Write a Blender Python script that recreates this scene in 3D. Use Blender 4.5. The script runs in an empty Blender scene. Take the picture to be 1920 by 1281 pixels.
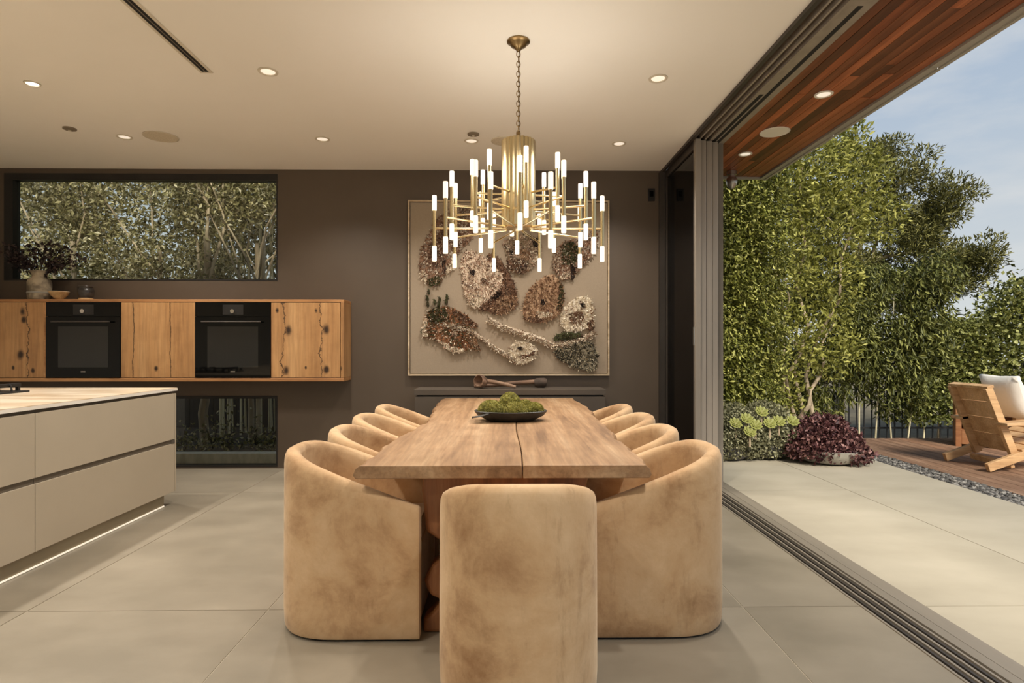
import bpy, bmesh, math, random
import numpy as np
from mathutils import Vector, Matrix
random.seed(7); rng = np.random.default_rng(7)
S = bpy.context.scene
COL = S.collection
def lin(r, g, b):
    f = lambda v: (v/255/12.92) if v/255 <= .04045 else ((v/255+.055)/1.055)**2.4
    return (f(r), f(g), f(b), 1.0)

# ------------------------------------------------------------------ camera
HC = 1.25                                   # eye height, camera at the origin looking along +Y
cam = bpy.data.objects.new('camera', bpy.data.cameras.new('camera')); COL.objects.link(cam)
cam.location = (0, 0, HC)
cam.rotation_euler = (math.pi/2, 0, -15/1100)
cam.data.sensor_width = 36; cam.data.lens = 1100/1920*36
cam.data.shift_y = 9.5/1920
cam.data.clip_start = .05; cam.data.clip_end = 300
S.camera = cam
# ------------------------------------------------------------------ sky, sun, exposure
W = bpy.data.worlds.new('sky'); S.world = W; W.use_nodes = True
wn, wl = W.node_tree.nodes, W.node_tree.links
wn.clear()
wo = wn.new('ShaderNodeOutputWorld'); bg = wn.new('ShaderNodeBackground')
tc = wn.new('ShaderNodeTexCoord'); sp = wn.new('ShaderNodeSeparateXYZ')
wl.new(tc.outputs['Generated'], sp.inputs[0])
gr = wn.new('ShaderNodeValToRGB')
e = gr.color_ramp.elements
e[0].position = 0.0; e[0].color = lin(186, 189, 188)
e[1].position = 0.75; e[1].color = lin(112, 136, 168)
m_ = gr.color_ramp.elements.new(.3); m_.color = lin(153, 166, 180)
wl.new(sp.outputs['Z'], gr.inputs[0])
mp = wn.new('ShaderNodeMapping'); mp.inputs['Scale'].default_value = (1.6, 1.6, 5.0); mp.inputs['Location'].default_value = (.3, .2, .1)
wl.new(tc.outputs['Generated'], mp.inputs[0])
nz = wn.new('ShaderNodeTexNoise'); nz.inputs['Scale'].default_value = 1.7; nz.inputs['Detail'].default_value = 7; nz.inputs['Roughness'].default_value = .55
wl.new(mp.outputs[0], nz.inputs[0])
cr = wn.new('ShaderNodeValToRGB'); cr.color_ramp.elements[0].position = .54; cr.color_ramp.elements[1].position = .86
wl.new(nz.outputs[0], cr.inputs[0])
mx = wn.new('ShaderNodeMix'); mx.data_type = 'RGBA'
wl.new(cr.outputs[0], mx.inputs[0]); wl.new(gr.outputs[0], mx.inputs[6]); mx.inputs[7].default_value = lin(192, 192, 190)
wl.new(mx.outputs[2], bg.inputs[0]); bg.inputs[1].default_value = .47
wl.new(bg.outputs[0], wo.inputs[0])
sun = bpy.data.objects.new('sun', bpy.data.lights.new('sun', 'SUN')); COL.objects.link(sun)
sun.data.energy = 1.7; sun.data.angle = math.radians(16); sun.data.color = (1, .93, .82)
sun.rotation_euler = Vector((.20, -.80, .72)).to_track_quat('Z', 'Y').to_euler()
S.view_settings.view_transform = 'Standard'; S.view_settings.look = 'None'
S.view_settings.gamma = 1; S.view_settings.use_curve_mapping = False
S.view_settings.exposure = 1.6
LAMP = 34.0                                  # watts of one ceiling downlight
WARM = (1.0, .94, .86)

# ------------------------------------------------------------------ materials
def newmat(name):
    m = bpy.data.materials.new(name); m.use_nodes = True
    n, l = m.node_tree.nodes, m.node_tree.links
    return m, n, l, n['Principled BSDF']
def coords(n, l, scale, rand=True):
    t = n.new('ShaderNodeTexCoord'); mp = n.new('ShaderNodeMapping'); mp.inputs['Scale'].default_value = scale
    if rand:
        oi = n.new('ShaderNodeObjectInfo'); mu = n.new('ShaderNodeMath'); mu.operation = 'MULTIPLY'; mu.inputs[1].default_value = 37
        l.new(oi.outputs['Random'], mu.inputs[0])
        ad = n.new('ShaderNodeVectorMath'); ad.operation = 'ADD'
        l.new(t.outputs['Object'], mp.inputs[0]); l.new(mp.outputs[0], ad.inputs[0]); l.new(mu.outputs[0], ad.inputs[1])
        return t, ad.outputs[0]
    l.new(t.outputs['Object'], mp.inputs[0]); return t, mp.outputs[0]
def noise(n, l, vec, scale, detail=5, rough=.55, dist=0):
    z = n.new('ShaderNodeTexNoise'); z.inputs['Scale'].default_value = scale; z.inputs['Detail'].default_value = detail
    z.inputs['Roughness'].default_value = rough; z.inputs['Distortion'].default_value = dist
    l.new(vec, z.inputs['Vector']); return z.outputs[0]
def ramp(n, l, fac, stops, const=False):
    r = n.new('ShaderNodeValToRGB'); el = r.color_ramp.elements
    if const: r.color_ramp.interpolation = 'CONSTANT'
    el[0].position, el[0].color = stops[0]; el[1].position, el[1].color = stops[-1]
    for p, c in stops[1:-1]:
        x = el.new(p); x.color = c
    l.new(fac, r.inputs[0]); return r.outputs[0]
def mixc(n, l, fac, a, b, mode='MIX'):
    m = n.new('ShaderNodeMix'); m.data_type = 'RGBA'; m.blend_type = mode
    for s, v in ((0, fac), (6, a), (7, b)):
        if hasattr(v, 'links'): l.new(v, m.inputs[s])
        else: m.inputs[s].default_value = v
    return m.outputs[2]
def bump(n, l, b, h, strength, dist=.01):
    u = n.new('ShaderNodeBump'); u.inputs['Strength'].default_value = strength; u.inputs['Distance'].default_value = dist
    l.new(h, u.inputs['Height']); l.new(u.outputs[0], b.inputs['Normal'])
def M(name, c1, c2=None, rough=.6, metal=0, scale=3, stretch=(1, 1, 1), lo=.35, hi=.65, bmp=0, bscale=None, bdist=.004, sheen=0, spec=.5, detail=5, coat=0):
    m, n, l, b = newmat(name)
    c2 = c2 or c1
    _, v = coords(n, l, stretch)
    f = noise(n, l, v, scale, detail)
    l.new(ramp(n, l, f, [(lo, c1), (hi, c2)]), b.inputs['Base Color'])
    b.inputs['Roughness'].default_value = rough; b.inputs['Metallic'].default_value = metal
    b.inputs['Specular IOR Level'].default_value = spec; b.inputs['Coat Weight'].default_value = coat
    if sheen: b.inputs['Sheen Weight'].default_value = sheen; b.inputs['Sheen Roughness'].default_value = .5
    if bmp: bump(n, l, b, noise(n, l, v, bscale or scale*6, 4), bmp, bdist)
    return m
def wood(name, dark, mid, light, axis='Y', freq=9, rough=.55, knots=(), cracks=(), vary=0.0, bmp=.25, streak=None):
    """grain along one object axis; knots [(a, b, r)] and cracks [(a, amp, w)] in the plane of the board (a across, b along)"""
    m, n, l, b = newmat(name)
    k = .06
    st = {'X': (k, 1, 1), 'Y': (1, k, 1), 'Z': (1, 1, k)}[axis]
    t, v = coords(n, l, st, True)
    f = noise(n, l, v, freq, 8, .62, .35)
    colr = ramp(n, l, f, [(.28, dark), (.5, mid), (.72, light)])
    fine = noise(n, l, v, freq*9, 4, .6)
    patch = noise(n, l, t.outputs['Object'], 3.1, 6, .65)
    colr = mixc(n, l, .6, colr, ramp(n, l, patch, [(.34, (.72, .66, .6, 1)), (.56, (1, 1, 1, 1))]), 'MULTIPLY')
    colr = mixc(n, l, .45, colr, ramp(n, l, fine, [(.3, (.45, .42, .4, 1)), (.62, (1, 1, 1, 1))]), 'MULTIPLY')
    if vary:
        oi = n.new('ShaderNodeObjectInfo')
        colr = mixc(n, l, 1.0, colr, ramp(n, l, oi.outputs['Random'], [(0, (1-vary, 1-vary, 1-vary, 1)), (.5, (1, 1, 1, 1)), (1, (1+vary, 1+vary*.8, 1+vary*.6, 1))]), 'MULTIPLY')
    if knots or cracks:
        sx = n.new('ShaderNodeSeparateXYZ'); l.new(t.outputs['Object'], sx.inputs[0])
        A, B = (sx.outputs['X'], sx.outputs['Z']) if axis == 'Z' else (sx.outputs['X'], sx.outputs['Y'])
        wob = noise(n, l, t.outputs['Object'], 9, 4)
        wob2 = noise(n, l, t.outputs['Object'], 3.3, 5, .65)
        def math_(op, a, bb):
            q = n.new('ShaderNodeMath'); q.operation = op
            for i, s in enumerate((a, bb)):
                if hasattr(s, 'links'): l.new(s, q.inputs[i])
                elif s is not None: q.inputs[i].default_value = s
            return q.outputs[0]
        mask = None
        for a, bb, r in [(a_, b_, r_*1.35) for a_, b_, r_ in knots]:
            dx = math_('MULTIPLY', math_('SUBTRACT', A, a), 1.25); dz = math_('MULTIPLY', math_('SUBTRACT', B, bb), .8)
            dd = math_('SQRT', math_('ADD', math_('MULTIPLY', dx, dx), math_('MULTIPLY', dz, dz)), None)
            dd = math_('ADD', dd, math_('MULTIPLY', math_('SUBTRACT', wob, .5), r*1.2))
            q = n.new('ShaderNodeMapRange'); q.inputs[1].default_value = r*.25; q.inputs[2].default_value = r*1.25
            q.inputs[3].default_value = 1; q.inputs[4].default_value = 0; q.interpolation_type = 'SMOOTHSTEP'; l.new(dd, q.inputs[0])
            mask = q.outputs[0] if mask is None else math_('MAXIMUM', mask, q.outputs[0])
        for a, amp, w in cracks:
            dx = math_('ABSOLUTE', math_('ADD', math_('SUBTRACT', A, a), math_('MULTIPLY', math_('SUBTRACT', wob2, .5), amp)), None)
            q = n.new('ShaderNodeMapRange'); q.inputs[1].default_value = w*.4; q.inputs[2].default_value = w
            q.inputs[3].default_value = .85; q.inputs[4].default_value = 0; l.new(dx, q.inputs[0])
            mask = q.outputs[0] if mask is None else math_('MAXIMUM', mask, q.outputs[0])
        colr = mixc(n, l, mask, colr, lin(52, 32, 18))
    l.new(colr, b.inputs['Base Color']); b.inputs['Roughness'].default_value = rough
    if bmp: bump(n, l, b, f, bmp, .004)
    return m
def emis(name, colr, strength):
    m, n, l, b = newmat(name)
    _, v = coords(n, l, (1, 1, 1)); f = noise(n, l, v, 4)
    l.new(ramp(n, l, f, [(0, colr), (1, colr)]), b.inputs['Emission Color'])
    b.inputs['Base Color'].default_value = colr; b.inputs['Emission Strength'].default_value = strength
    return m
def glass(name, tint, ior=1.45, rough=0.0):
    m, n, l, b = newmat(name); n.remove(b); o = n['Material Output']
    fr = n.new('ShaderNodeFresnel'); fr.inputs[0].default_value = ior
    tr = n.new('ShaderNodeBsdfTransparent'); tr.inputs[0].default_value = tint
    gl = n.new('ShaderNodeBsdfGlossy'); gl.inputs['Roughness'].default_value = rough
    ms = n.new('ShaderNodeMixShader'); l.new(fr.outputs[0], ms.inputs[0]); l.new(tr.outputs[0], ms.inputs[1]); l.new(gl.outputs[0], ms.inputs[2])
    l.new(ms.outputs[0], o.inputs[0]); return m
def leafmat(name, stops, trans=.25, rough=.5):
    m, n, l, b = newmat(name)
    g = n.new('ShaderNodeNewGeometry')
    c = ramp(n, l, g.outputs['Random Per Island'], stops)
    l.new(c, b.inputs['Base Color']); b.inputs['Roughness'].default_value = rough; b.inputs['Specular IOR Level'].default_value = .35
    tl = n.new('ShaderNodeBsdfTranslucent'); l.new(c, tl.inputs[0])
    ms = n.new('ShaderNodeMixShader'); ms.inputs[0].default_value = trans
    l.new(b.outputs[0], ms.inputs[1]); l.new(tl.outputs[0], ms.inputs[2]); l.new(ms.outputs[0], n['Material Output'].inputs[0])
    return m

MT = {}
MT['ceiling'] = M('ceiling_plaster', lin(238, 233, 222), lin(241, 236, 226), .9, scale=1.2)
MT['wall'] = M('dark_taupe_paint', lin(86, 73, 60), lin(91, 78, 65), .5, scale=1.5)
MT['white_wall'] = M('white_paint', lin(226, 220, 208), lin(230, 224, 212), .8)
MT['tile'] = M('limestone_tile', lin(126, 117, 101), lin(148, 138, 121), .38, scale=1.6, stretch=(1, 1.6, 1), lo=.3, hi=.7, bmp=.04, bscale=30, detail=8)
MT['grout'] = M('pale_grout', lin(186, 176, 156), lin(192, 182, 162), .8)
MT['patio'] = M('patio_stone', lin(158, 149, 129), lin(173, 164, 144), .7, scale=1.6, stretch=(1, 1.6, 1), lo=.3, hi=.7, detail=8)
MT['pgrout'] = M('patio_grout', lin(132, 124, 108), lin(138, 130, 114), .9)
MT['black'] = M('black_frame', lin(24, 22, 20), lin(30, 27, 25), .45)
MT['bronze'] = M('bronze_metal', lin(150, 140, 127), lin(162, 151, 138), .42, .25, scale=2, stretch=(6, 6, .3))
MT['bronze_dark'] = M('dark_bronze', lin(60, 54, 48), lin(68, 61, 55), .45, .2)
MT['grey_metal'] = M('grey_flashing', lin(168, 164, 154), lin(180, 175, 165), .5, .35, scale=2)
MT['track_plate'] = M('track_plate', lin(132, 123, 109), lin(144, 134, 119), .45, .2, scale=2, stretch=(4, .3, 4))
MT['soffit'] = wood('ipe_soffit', lin(84, 42, 24), lin(140, 80, 50), lin(182, 114, 76), 'Y', 8, .45, vary=.55)
MT['oak_a'] = wood('knotty_oak_a', lin(146, 102, 62), lin(188, 140, 90), lin(208, 163, 112), 'Z', 5, .5, knots=[(-.17, .1, .03), (.1, -.14, .034), (.12, .28, .03), (.13, .2, .025), (.03, -.27, .014), (.22, -.3, .018), (-.2, -.25, .035)], cracks=[(.17, .22, .006)])
MT['oak_b'] = wood('knotty_oak_b', lin(148, 104, 63), lin(190, 142, 91), lin(210, 165, 113), 'Z', 5, .5, knots=[(-.02, -.28, .018)], cracks=[(-.24, .07, .006), (.12, .07, .006)])
MT['oak_c'] = wood('knotty_oak_c', lin(148, 104, 63), lin(191, 143, 92), lin(211, 166, 114), 'Z', 5, .5, knots=[(-.17, .1, .034), (.2, .1, .034), (-.28, .29, .016), (.1, .29, .016), (-.19, -.3, .03), (.2, -.29, .03), (.0, -.27, .01)], cracks=[(-.22, .25, .006), (.15, .25, .006)])
MT['oak_frame'] = wood('oak_frame', lin(150, 100, 58), lin(186, 134, 84), lin(205, 155, 103), 'X', 6, .5)
MT['ovenglass'] = M('black_oven_glass', lin(6, 6, 5), lin(8, 8, 7), .05, spec=.3)
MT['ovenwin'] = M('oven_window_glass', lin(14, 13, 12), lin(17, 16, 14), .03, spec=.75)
MT['steel'] = M('brushed_steel', lin(170, 165, 156), lin(186, 181, 172), .28, .9, scale=6, stretch=(1, 1, .1))
MT['chrome'] = M('chrome', lin(220, 218, 214), lin(226, 224, 220), .08, 1)
MT['island'] = M('taupe_lacquer', lin(172, 159, 138), lin(178, 165, 144), .5, scale=1.5)
MT['island_dark'] = M('channel_taupe', lin(92, 82, 68), lin(98, 88, 74), .6)
MT['plinth'] = M('plinth_satin', lin(150, 138, 115), lin(158, 146, 122), .3, .3)
MT['counter'] = M('veined_stone', lin(192, 168, 138), lin(224, 208, 184), .28, scale=3, stretch=(.5, 2.5, 1), lo=.38, hi=.6, detail=9)
MT['counter_edge'] = M('counter_edge_stone', lin(228, 220, 206), lin(236, 229, 217), .3)
MT['table'] = wood('slab_wood', lin(112, 81, 53), lin(168, 132, 95), lin(194, 163, 127), 'Y', 7.5, .55, bmp=.35)
MT['leg'] = wood('root_wood', lin(86, 48, 24), lin(146, 92, 52), lin(184, 130, 84), 'Z', 7, .5, bmp=.6)
MT['moss'] = M('moss', lin(84, 80, 30), lin(150, 144, 70), .95, scale=26, lo=.32, hi=.66, bmp=1, bscale=60, bdist=.02)
MT['bowl'] = M('charred_wood_bowl', lin(34, 32, 30), lin(66, 62, 56), .5, scale=9)
MT['console'] = M('console_paint', lin(80, 70, 60), lin(86, 76, 65), .6)
MT['old_wood'] = wood('weathered_wood', lin(78, 56, 42), lin(134, 104, 82), lin(176, 146, 120), 'X', 14, .75, bmp=.5)
MT['old_dark'] = M('dark_weathered_wood', lin(54, 44, 36), lin(84, 68, 56), .8, scale=14)
MT['canvas'] = M('linen_canvas', lin(150, 134, 114), lin(158, 142, 121), .9, scale=120, lo=.3, hi=.7, bmp=.2)
MT['artframe'] = wood('pale_frame', lin(170, 145, 112), lin(204, 182, 150), lin(222, 202, 172), 'X', 20, .5)
MT['brass'] = M('brushed_brass', lin(210, 190, 146), lin(222, 203, 162), .26, 1, scale=8, stretch=(1, 1, .1))
MT['brass_old'] = M('antique_brass', lin(128, 106, 72), lin(150, 126, 88), .35, 1)
MT['tip'] = emis('frosted_lamp_tip', (1, .88, .68, 1), .34)
MT['lens_on'] = emis('lit_lens', (1, .92, .8, 1), 2.5)
MT['lens'] = emis('downlight_lens', (1, .9, .76, 1), .2)
MT['led'] = emis('led_strip', (1, .92, .78, 1), .12)
MT['trim_white'] = M('trim_white', lin(206, 196, 176), lin(212, 202, 182), .6)
MT['trim_dark'] = M('downlight_baffle', lin(120, 108, 90), lin(128, 116, 98), .6)
MT['grille'] = M('speaker_grille', lin(196, 184, 160), lin(216, 204, 180), .8, scale=160, lo=.45, hi=.55)
MT['slot'] = M('slot_black', lin(20, 18, 16), lin(26, 23, 20), .7)
MT['stone_vase'] = M('mottled_stoneware', lin(104, 92, 76), lin(172, 156, 130), .8, scale=10, lo=.4, hi=.6)
MT['wood_bowl'] = wood('light_wood_bowl', lin(170, 130, 84), lin(208, 170, 118), lin(226, 192, 142), 'X', 20, .5)
MT['black_pot'] = M('black_glaze', lin(34, 30, 27), lin(72, 64, 56), .3, scale=9, stretch=(1, 1, 5))
MT['twig'] = M('dark_twig', lin(50, 38, 32), lin(70, 54, 44), .8)
MT['bark'] = M('grey_bark', lin(136, 118, 94), lin(188, 170, 142), .9, scale=10, stretch=(1, 1, .2), bmp=.6)
MT['concrete'] = M('concrete_kerb', lin(178, 170, 152), lin(204, 196, 178), .9, scale=6, stretch=(3, 3, 1))
MT['soil'] = M('dark_soil', lin(62, 52, 42), lin(84, 72, 58), 1, scale=14)
MT['ground'] = M('garden_earth', lin(96, 86, 66), lin(118, 108, 84), 1, scale=3)
MT['fenceboard'] = M('dark_fence_board', lin(40, 36, 32), lin(52, 47, 42), .85, scale=8, stretch=(3, 3, .2))
MT['ironwork'] = M('black_iron', lin(22, 21, 20), lin(28, 27, 26), .6)
MT['deck'] = wood('weathered_deck', lin(104, 76, 56), lin(146, 112, 86), lin(176, 142, 114), 'Y', 9, .7, vary=.25)
MT['pebble'] = leafmat('dark_pebble', [(0, lin(52, 50, 48)), (.6, lin(96, 92, 86)), (1, lin(150, 145, 136))], 0, .6)
MT['cedar'] = wood('pale_cedar', lin(176, 134, 90), lin(212, 172, 124), lin(230, 194, 150), 'X', 8, .6, vary=.12)
MT['cedar_red'] = wood('reddish_cedar', lin(124, 80, 48), lin(160, 108, 68), lin(184, 134, 90), 'X', 8, .6, vary=.12)
MT['cushion'] = M('white_cushion', lin(226, 220, 208), lin(234, 228, 217), .9, scale=5, bmp=.25, bscale=8, bdist=.02)
MT['planter'] = M('grey_planter', lin(142, 136, 124), lin(168, 162, 150), .8, scale=8)
MT['planter_dark'] = M('charcoal_planter', lin(74, 72, 72), lin(92, 90, 90), .7, scale=8)
MT['glass'] = glass('window_glass', (.93, .95, .92, 1))
MT['doorglass'] = glass('tinted_door_glass', (.42, .40, .37, 1), 1.5)
MT['outer'] = M('exterior_render', lin(120, 112, 100), lin(128, 120, 108), .9)
G = lin
MT['leaf_hedge'] = leafmat('hedge_leaf', [(0, G(62, 66, 28)), (.45, G(120, 124, 56)), (.8, G(168, 168, 84)), (1, G(212, 208, 128))])
MT['leaf_ficus'] = leafmat('ficus_leaf', [(0, G(78, 80, 32)), (.5, G(146, 146, 66)), (1, G(208, 204, 116))], .3)
MT['leaf_pine'] = leafmat('feathery_leaf', [(0, G(56, 58, 28)), (.5, G(108, 106, 54)), (1, G(166, 160, 92))], .25)
MT['leaf_bamboo'] = leafmat('bamboo_leaf', [(0, G(48, 54, 24)), (.5, G(104, 108, 52)), (1, G(164, 164, 92))])
MT['leaf_vine'] = leafmat('vine_leaf', [(0, G(58, 64, 30)), (.5, G(118, 122, 58)), (1, G(190, 190, 118))])
MT['leaf_window'] = leafmat('garden_leaf', [(0, G(70, 66, 36)), (.45, G(138, 132, 84)), (.8, G(196, 184, 136)), (1, G(240, 230, 196))], .4)
MT['leaf_red'] = leafmat('burgundy_leaf', [(0, G(50, 28, 30)), (.55, G(96, 58, 58)), (1, G(164, 122, 114))], .2)
MT['leaf_twig'] = leafmat('dark_dry_leaf', [(0, G(36, 28, 30)), (1, G(78, 62, 58))], .1)
MT['leaf_succ'] = leafmat('succulent_leaf', [(0, G(112, 118, 56)), (1, G(172, 172, 98))], .2)
MT['leaf_grey'] = leafmat('grey_trailing_leaf', [(0, G(84, 84, 58)), (1, G(170, 166, 130))], .2)
MT['cane'] = M('bamboo_cane', lin(206, 194, 156), lin(232, 222, 188), .5, scale=4, stretch=(1, 1, .3))

def suede():
    m, n, l, b = newmat('tan_suede')
    _, v = coords(n, l, (1, 1, 1))
    big = noise(n, l, v, 3.4, 8, .66, .25)
    c = ramp(n, l, big, [(.30, lin(154, 116, 80)), (.48, lin(194, 159, 119)), (.70, lin(212, 181, 143))])
    st = n.new('ShaderNodeMapping'); st.inputs['Scale'].default_value = (1, 1, .25); l.new(v, st.inputs[0])
    f2 = noise(n, l, st.outputs[0], 11, 9, .75, .2)
    c = mixc(n, l, .55, c, ramp(n, l, f2, [(.3, (.6, .54, .48, 1)), (.44, (1, 1, 1, 1)), (.72, (1.06, 1.05, 1.03, 1))]), 'MULTIPLY')
    l.new(c, b.inputs['Base Color']); b.inputs['Roughness'].default_value = .8; b.inputs['Specular IOR Level'].default_value = .25
    b.inputs['Sheen Weight'].default_value = .35; b.inputs['Sheen Roughness'].default_value = .45; b.inputs['Sheen Tint'].default_value = (1, .85, .65, 1)
    bump(n, l, b, noise(n, l, v, 5, 5), .35, .02)
    return m
MT['suede'] = suede()
MT['chair_base_shade'] = M('base_shade_black', lin(26, 22, 19), lin(32, 28, 24), .8)

# ------------------------------------------------------------------ mesh helpers
class MB:
    def __init__(s): s.v = []; s.f = []
    def add(s, vs, fs):
        o = len(s.v); s.v += [tuple(p) for p in vs]; s.f += [tuple(i+o for i in f) for f in fs]; return s
    def box(s, x0, x1, y0, y1, z0, z1):
        v = [(x, y, z) for x in (x0, x1) for y in (y0, y1) for z in (z0, z1)]
        return s.add(v, [(0, 1, 3, 2), (4, 6, 7, 5), (0, 4, 5, 1), (2, 3, 7, 6), (0, 2, 6, 4), (1, 5, 7, 3)])
    def loft(s, rings, closed=True, caps=True):
        n = len(rings[0]); vs = [p for r in rings for p in r]; fs = []
        for i in range(len(rings)-1):
            for j in range(n if closed else n-1):
                k = (j+1) % n
                fs.append((i*n+j, i*n+k, (i+1)*n+k, (i+1)*n+j))
        if caps: fs += [tuple(range(n))[::-1], tuple(range((len(rings)-1)*n, len(rings)*n))]
        return s.add(vs, fs)
    def tube(s, pts, rad, n=8, caps=True):
        pts = [Vector(p) for p in pts]
        if not hasattr(rad, '__len__'): rad = [rad]*len(pts)
        rings = []; ref = None
        for i, p in enumerate(pts):
            d = (pts[min(i+1, len(pts)-1)]-pts[max(i-1, 0)]).normalized()
            if ref is None: ref = Vector((0, 0, 1)) if abs(d.z) < .9 else Vector((1, 0, 0))
            a = d.cross(ref).normalized(); b = d.cross(a).normalized(); ref = -b if False else ref
            rings.append([p + (a*math.cos(2*math.pi*k/n) + b*math.sin(2*math.pi*k/n))*rad[i] for k in range(n)])
        return s.loft(rings, True, caps)
    def lathe(s, prof, n=24, c=(0, 0, 0), sx=1, sy=1):
        rings = [[(c[0]+r*sx*math.cos(2*math.pi*k/n), c[1]+r*sy*math.sin(2*math.pi*k/n), c[2]+z) for k in range(n)] for r, z in prof]
        return s.loft(rings)
    def prism(s, poly, axis, a0, a1):
        """poly 2-D points, extruded along axis from a0 to a1"""
        f = {'Y': lambda p, a: (p[0], a, p[1]), 'X': lambda p, a: (a, p[0], p[1]), 'Z': lambda p, a: (p[0], p[1], a)}[axis]
        return s.loft([[f(p, a0) for p in poly], [f(p, a1) for p in poly]])
    def build(s, name, mat, parent=None, smooth=False, bevel=0, seg=2, origin=True, tri=False):
        V_ = np.array(s.v, dtype=float)
        c = (V_.min(0)+V_.max(0))/2 if origin else np.zeros(3)
        me = bpy.data.meshes.new(name); me.from_pydata((V_-c).tolist(), [], s.f); me.validate()
        bm = bmesh.new(); bm.from_mesh(me)
        bmesh.ops.recalc_face_normals(bm, faces=bm.faces)
        bm.to_mesh(me); bm.free()
        me.materials.append(MT[mat] if isinstance(mat, str) else mat)
        o = bpy.data.objects.new(name, me); COL.objects.link(o)
        o.location = c
        if parent is not None:
            o.parent = parent
            p = parent; off = Vector((0, 0, 0))
            while p is not None: off += p.location; p = p.parent
            o.location = Vector(c) - off
        if smooth:
            me.polygons.foreach_set('use_smooth', [True]*len(me.polygons)); 
            try: me.set_sharp_from_angle(angle=math.radians(45))
            except Exception: pass
        if bevel:
            b = o.modifiers.new('bevel', 'BEVEL'); b.width = bevel; b.segments = seg; b.limit_method = 'ANGLE'; b.angle_limit = math.radians(40)
        return o
def box(name, mat, x0, x1, y0, y1, z0, z1, parent=None, bevel=0):
    return MB().box(x0, x1, y0, y1, z0, z1).build(name, mat, parent, bevel=bevel)
def tag(o, label=None, cat=None, group=None, kind=None):
    if label: o['label'] = label
    if cat: o['category'] = cat
    if group: o['group'] = group
    if kind: o['kind'] = kind
    return o
def thing(name, loc, label=None, cat=None, group=None, kind=None):
    o = bpy.data.objects.new(name, None); COL.objects.link(o); o.location = loc; o.empty_display_size = .1
    return tag(o, label, cat, group, kind)
def copy_tree(o, parent=None):
    kids = list(o.children)
    c = o.copy(); COL.objects.link(c); c.parent = parent
    for k in kids: copy_tree(k, c)
    return c
def struct(o, label=None): return tag(o, label, kind='structure')

# ================================================================== THE SETTING
D = 6.057; ZC = 3.07; XL = -5.15; XO = 1.62          # back wall, ceiling, left wall, opening line
WB = 6.22                                            # outer face of the back wall
# ---- floor: tiles on a grout bed
fl = thing('floor', (0, 1, 0), kind='structure'); fl['label'] = 'large pale limestone floor tiles of the dining room'
box('grout_bed', 'grout', XL, 1.72, -5, D, -.08, -.003, fl)
xb = [XL, -4.519, -3.386, -2.253, -1.12, .013, 1.146, 1.715]; yb = [-5, -3.998, -1.732, .534, 2.80, 5.066, D]
for i in range(len(xb)-1):
    for j in range(len(yb)-1):
        g = .0025
        box('tile', 'tile', xb[i]+g, xb[i+1]-g, yb[j]+g, yb[j+1]-g, -.02, 0, fl)
# ---- patio
pa = thing('patio_paving', (3, 2, 0), kind='structure'); pa['label'] = 'pale stone patio slabs beyond the door track'
box('grout_bed', 'pgrout', 2.02, 4.08, -5, 7.0, -.1, -.006, pa)
xb = [2.03, 3.0, 4.08]; yb = [-5, -3.998, -1.732, .534, 2.80, 5.066, 7.0]
for i in range(2):
    for j in range(len(yb)-1):
        box('slab', 'patio', xb[i]+.003, xb[i+1]-.003, yb[j]+.003, yb[j+1]-.003, -.03, -.002, pa)
# ---- ground outside
g = MB().box(-40, 40, -30, 60, -.5, -.16).build('garden_ground', 'ground'); struct(g, 'earth of the garden around the house')
# ---- back wall in pieces around the two windows
wbk = thing('wall_back', (-1.8, D, 0), kind='structure'); wbk['label'] = 'dark taupe back wall'
UX0, UX1, UZ0, UZ1 = -5.1, -2.325, 1.925, 3.02
LX0, LX1, LZ0, LZ1 = -5.1, -2.325, .015, .745
mb = MB()
mb.box(UX1, 1.66, D, WB, -.1, ZC+.05)
mb.box(XL-.15, UX0, D, WB, -.1, ZC+.05)
mb.box(UX0, UX1, D, WB, UZ1, ZC+.05); mb.box(UX0, UX1, D, WB, LZ1, UZ0); mb.box(UX0, UX1, D, WB, -.1, LZ0)
mb.build('wall_surface', 'wall', wbk)
struct(box('wall_left', 'white_wall', XL-.15, XL, -5, D-.001, -.1, ZC+.05), 'white side wall left of the kitchen')
wr = thing('added_rear_glazing', (-1.75, -5.1, 0), kind='structure'); wr['label'] = 'unseen full-height glazed wall added behind the camera for fill daylight'  # unseen glazing, added so sun on the rear floor fills the room
for x in (XL, -3.4, -1.7, 0, 1.6): box('frame_post', 'black', x, x+.06, -5.15, -5.05, 0, ZC-.001, wr)
for a_, b_ in ((XL, -3.4), (-3.4, -1.7), (-1.7, 0), (0, 1.6)): box('pane', 'glass', a_+.06, b_, -5.11, -5.10, .01, ZC-.01, wr)
struct(MB().box(-8, 8, -12, -5.2, -.16, -.01).build('rear_terrace', 'patio'), 'pale terrace behind the camera')
struct(box('baseboard_back', 'white_wall', -2.2, 1.6, D-.008, D-.0005, 0.001, .018), 'thin pale skirting line at the foot of the back wall')
# ---- ceiling and roof
struct(box('ceiling', 'ceiling', XL-.15, XO, -5.15, WB, ZC, ZC+.3), 'warm white plaster ceiling')
struct(box('roof', 'outer', XL-.3, 2.8, -5.3, 6.27, ZC+.301, ZC+.4), 'flat roof slab over room and soffit')
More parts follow.
